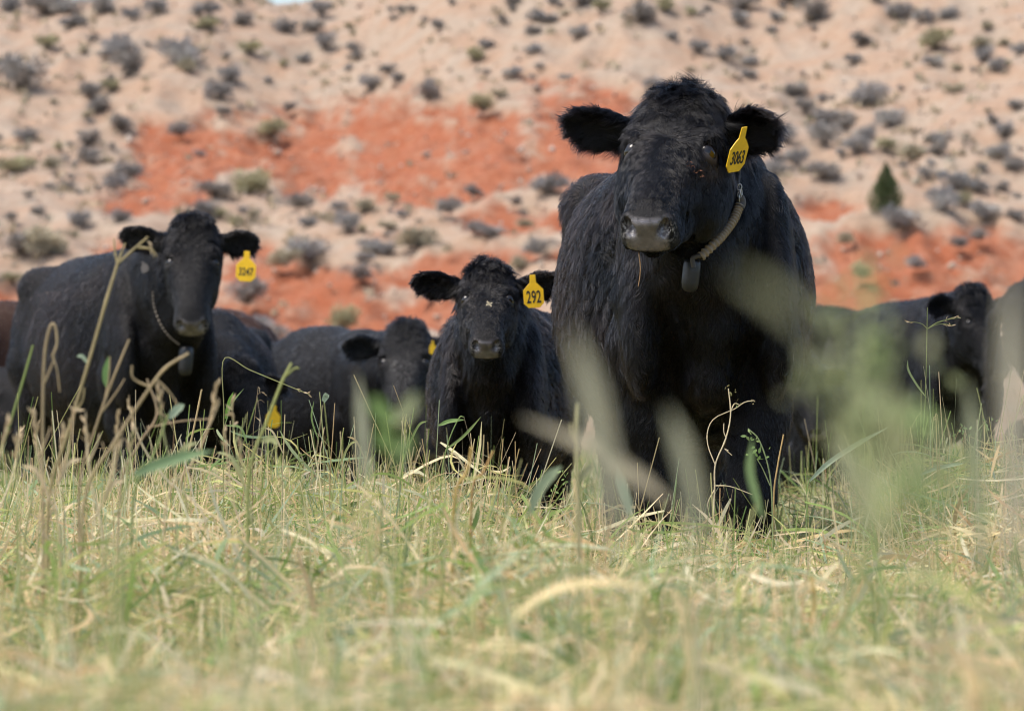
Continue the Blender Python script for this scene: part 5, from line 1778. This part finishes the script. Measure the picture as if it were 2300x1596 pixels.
def shrubs():
    r = np.random.default_rng(91)
    pts = [(x, y, w, k) for x, y, w, k in BIG]
    tries = 0
    CL = WaveNoise(.0032, 9, 71, 2)
    while len(pts) < 262 and tries < 9000:
        tries += 1
        x, y = r.uniform(-10, 2310), r.uniform(-25, 700)
        rm = float(red_mask(np.array([x]), np.array([y]))[0])
        if rm > .15 and r.uniform() < .985:
            continue
        if any(a < x < b and c < y < d for a, b, c, d in HIDE):
            continue
        if x > 1700 and 220 < y < 460:
            pr = 1.0
        elif y < 200:
            pr = .55
        else:
            pr = .75
        if r.uniform() > pr * np.clip(.45 + .8 * float(CL(np.array([[x, y * 1.6]]))[0]), .06, 1):
            continue
        w = float(np.clip(r.gamma(3.2, 11.0), 18, 74))
        if any(abs(x - q[0]) < (w + q[2]) * .33 and abs(y - q[1]) < (w + q[2]) * .24 for q in pts):
            continue
        pts.append((x, y, w, r.choice(['g', 'g', 'g', 'd', 'd', 'o', 'p'])))
    names = {'g': ('sagebrush', 'grey', 'grey sagebrush'), 'o': ('rabbitbrush', 'olive', 'olive rabbitbrush'), 'p': ('bunchgrass', 'pale', 'pale dry bunchgrass'), 'd': ('sagebrush', 'dark', 'dark sagebrush')}
    made, keyed = [], {}
    for x, y, w, k in pts:
        h = hill_hit(x, y + w * .28)
        if h is None:
            continue
        nm, vk, words_ = names[k]
        me = VAR[vk][int(r.integers(0, len(VAR[vk])))]
        o = bpy.data.objects.new(nm, me)
        COL.objects.link(o)
        s = w * PXM * h[1] * 1.12
        o.location = (h[0], h[1], h[2] - .03 * s)
        o.scale = (s * r.uniform(1.0, 1.4), s * r.uniform(1.0, 1.3), s * r.uniform(.62, .95))
        o.rotation_euler = (0, 0, r.uniform(0, 6.28))
        dist = [math.hypot(x - m[1], (y - m[2])) for m in MARKS]
        mi = int(np.argmin(dist))
        dx, dy = x - MARKS[mi][1], y - MARKS[mi][2]
        ve = 'above' if dy < -abs(dx) * .45 else 'below' if dy > abs(dx) * .45 else ''
        ho = 'left' if dx < -abs(dy) * .45 else 'right' if dx > abs(dy) * .45 else ''
        rel = (f'{ve} and {ho} of ' if ve and ho else f'{ve} ' if ve else f'{ho} of ') + MARKS[mi][0]
        size = 'large' if w > 66 else 'small' if w < 34 else 'rounded'
        made.append((o, nm))
        keyed.setdefault((size, words_, rel), []).append((dist[mi], o))
    ORD = ['nearest', 'second nearest', 'third nearest', 'fourth nearest', 'fifth nearest', 'sixth nearest', 'seventh nearest', 'eighth nearest', 'ninth nearest', 'tenth nearest', 'eleventh nearest', 'twelfth nearest', 'thirteenth nearest', 'fourteenth nearest', 'fifteenth nearest', 'sixteenth nearest']
    for (size, words_, rel), lst in keyed.items():
        lst.sort(key=lambda q: q[0])
        for i, (dd, o) in enumerate(lst):
            lab = f'{size} {words_} {rel}' + (f', {ORD[min(i, 15)]}' if len(lst) > 1 else '')
            tag(o, lab, 'shrub', 'shrubs dotted over the desert hillside')


def juniper():
    h = hill_hit(1990, 480)
    root = empty('juniper', h)
    tag(root, 'small dark green cone shaped juniper standing alone on the slope', 'tree')
    r = np.random.default_rng(5)
    H, W = 115 * PXM * h[1], 90 * PXM * h[1]
    n = 4200
    t = r.uniform(0.02, 1, n) ** .8
    # a few leaders give an uneven outline
    lead = r.integers(0, 5, n)
    lx = np.array([0, -.22, .20, -.08, .12])[lead] * W
    ly = np.array([0, .1, -.1, -.2, .2])[lead] * W
    lh = np.array([1, .72, .78, .88, .6])[lead] * H
    a = r.uniform(0, 6.28, n)
    rad = W * .36 * (np.sin(np.clip(t * 1.05, 0, 1) * math.pi) ** .6 * (1 - .55 * t) + .04) * np.sqrt(r.uniform(.25, 1.1, n))
    p = np.stack([lx * (1 - .5 * t) + np.cos(a) * rad, ly * (1 - .5 * t) + np.sin(a) * rad, lh * t], -1)
    d = norm(np.stack([np.cos(a), np.sin(a), np.full(n, 1.1)], -1) + r.normal(0, .35, (n, 3)))
    L = r.uniform(.03, .075, n)
    P3 = p[:, None] + d[:, None] * (L[:, None] * np.array([-.5, 0, .5]))[..., None]
    cl = np.array([(.075, .11, .045), (.10, .135, .05), (.06, .085, .04), (.13, .15, .06)])[r.integers(0, 4, n)]
    v, f, c = ribbons(P3, L[:, None] * np.array([.2, .4, .1]), norm(np.cross(d, r.normal(size=(n, 3)))), cl)
    me = fast_mesh('crown', v, f)
    set_color(me, 'tint', c)
    link('crown', me, M_BUSH, root)
    v, f = tube_mesh([(0, 0, -.1), (.02, 0, H * .3), (0, .02, H * .8)], [.05, .04, .015], 8)
    me = fast_mesh('trunk', v, f, True)
    set_color(me, 'tint', np.tile((.16, .11, .08), (len(v), 1)))
    link('trunk', me, M_BUSH, root)


def hill_cover():
    """bunch grass and pale stones too many to count"""
    r = np.random.default_rng(17)
    n = 15000
    Y = r.uniform(67, 127, n)
    X = r.uniform(-1, 1, n) * (.124 * Y + 14)
    Z = hill_z(X, Y)
    px, py = X / (PXM * Y) + 1150, HORIZ - (Z - CAM_H) / (PXM * Y)
    rm = red_mask(px, py)
    clus = WaveNoise(.35, 10, 66, 2)(np.stack([X, Y * .6], -1))
    keep = r.uniform(0, 1, n) < np.where(rm > .1, .02, .22 + .3 * clus)
    X, Y, Z = X[keep], Y[keep], Z[keep]
    n, b = len(X), 7
    base = np.repeat(np.stack([X, Y, Z], -1), b, 0)
    sc = np.repeat(r.uniform(.06, .20, n), b)
    m = n * b
    d = norm(np.concatenate([r.normal(0, .6, (m, 2)), np.ones((m, 1))], 1))
    base = base + r.normal(0, .35, (m, 3)) * sc[:, None] * np.array([1, 1, 0])
    P3 = base[:, None] + d[:, None] * (sc[:, None] * np.array([-.1, .5, 1.0]))[..., None]
    cols = np.array([(.40, .32, .21), (.36, .29, .19), (.31, .27, .18), (.28, .25, .19), (.43, .35, .24)])
    cl = np.repeat(cols[r.integers(0, 5, n)], b, 0) * r.uniform(.85, 1.15, (m, 1))
    v, f, c = ribbons(P3, sc[:, None] * np.array([.4, .3, .05]), norm(np.cross(d, r.normal(size=(m, 3)))), cl)
    me = fast_mesh('hill_grass', v, f)
    set_color(me, 'tint', c)
    tag(link('hill_grass', me, M_BUSH), 'sparse dry bunch grass speckling the tan hillside', kind='stuff')
    # stones
    n = 4300
    Y = r.uniform(67, 127, n)
    X = r.uniform(-1, 1, n) * (.124 * Y + 14)
    Z = hill_z(X, Y)
    q = norm(r.normal(size=(n, 6, 3)) * .25 + np.array([[1, 0, 0], [-1, 0, 0], [0, 1, 0], [0, -1, 0], [0, 0, .7], [0, 0, -.7]]))
    s = r.gamma(2.5, .013, n) + .015
    V = np.stack([X, Y, Z], -1)[:, None] + q * s[:, None, None]
    tri = np.array([[0, 2, 4], [2, 1, 4], [1, 3, 4], [3, 0, 4], [2, 0, 5], [1, 2, 5], [3, 1, 5], [0, 3, 5]])
    f = (np.arange(n)[:, None, None] * 6 + tri[None]).reshape(-1, 3)
    cols = np.array([(.44, .35, .27), (.38, .27, .20), (.48, .40, .33), (.30, .22, .17)])
    me = fast_mesh('hill_stones', V.reshape(-1, 3), f)
    set_color(me, 'tint', np.repeat(cols[r.integers(0, 4, n)], 6, 0))
    tag(link('hill_stones', me, M_BUSH), 'pale loose stones strewn over the hillside', kind='stuff')


def brush_beyond():
    """the sagebrush of the slope on either side of the view"""
    r = np.random.default_rng(44)
    parts = []
    for i in range(230):
        Y = r.uniform(70, 126)
        X = (.124 * Y + r.uniform(.8, 14)) * (1 if i % 2 else -1)
        z = float(hill_z(np.array([X]), np.array([Y]))[0])
        n, R_ = 70, r.gamma(4.0, .09) + .14
        d = norm(r.normal(size=(n, 3)))
        d[:, 2] = np.abs(d[:, 2])
        q = d * r.uniform(.5, 1, (n, 1)) * np.array([R_ * 1.15, R_ * 1.1, R_ * .85])
        P3 = np.stack([q * .15, q * .6, q, q * 1.12 + r.normal(0, .03, (n, 3))], 1) + np.array([X, Y, z])
        pal = [GREY, DARK, GREY, OLV][int(r.integers(0, 4))]
        cl = np.asarray(pal)[r.integers(0, len(pal), n)] * r.uniform(.8, 1.2, (n, 1))
        parts.append(ribbons(P3, np.tile(R_ * np.array([.04, .10, .26, .08]), (n, 1)), norm(np.cross(d, r.normal(size=(n, 3)))), cl))
    v, f, c = gather(parts)
    me = fast_mesh('hill_brush', v, f)
    set_color(me, 'tint', c)
    tag(link('hill_brush', me, M_BUSH), 'sagebrush going on over the slope at either side', kind='stuff')


shrubs()
brush_beyond()
juniper()
hill_cover()
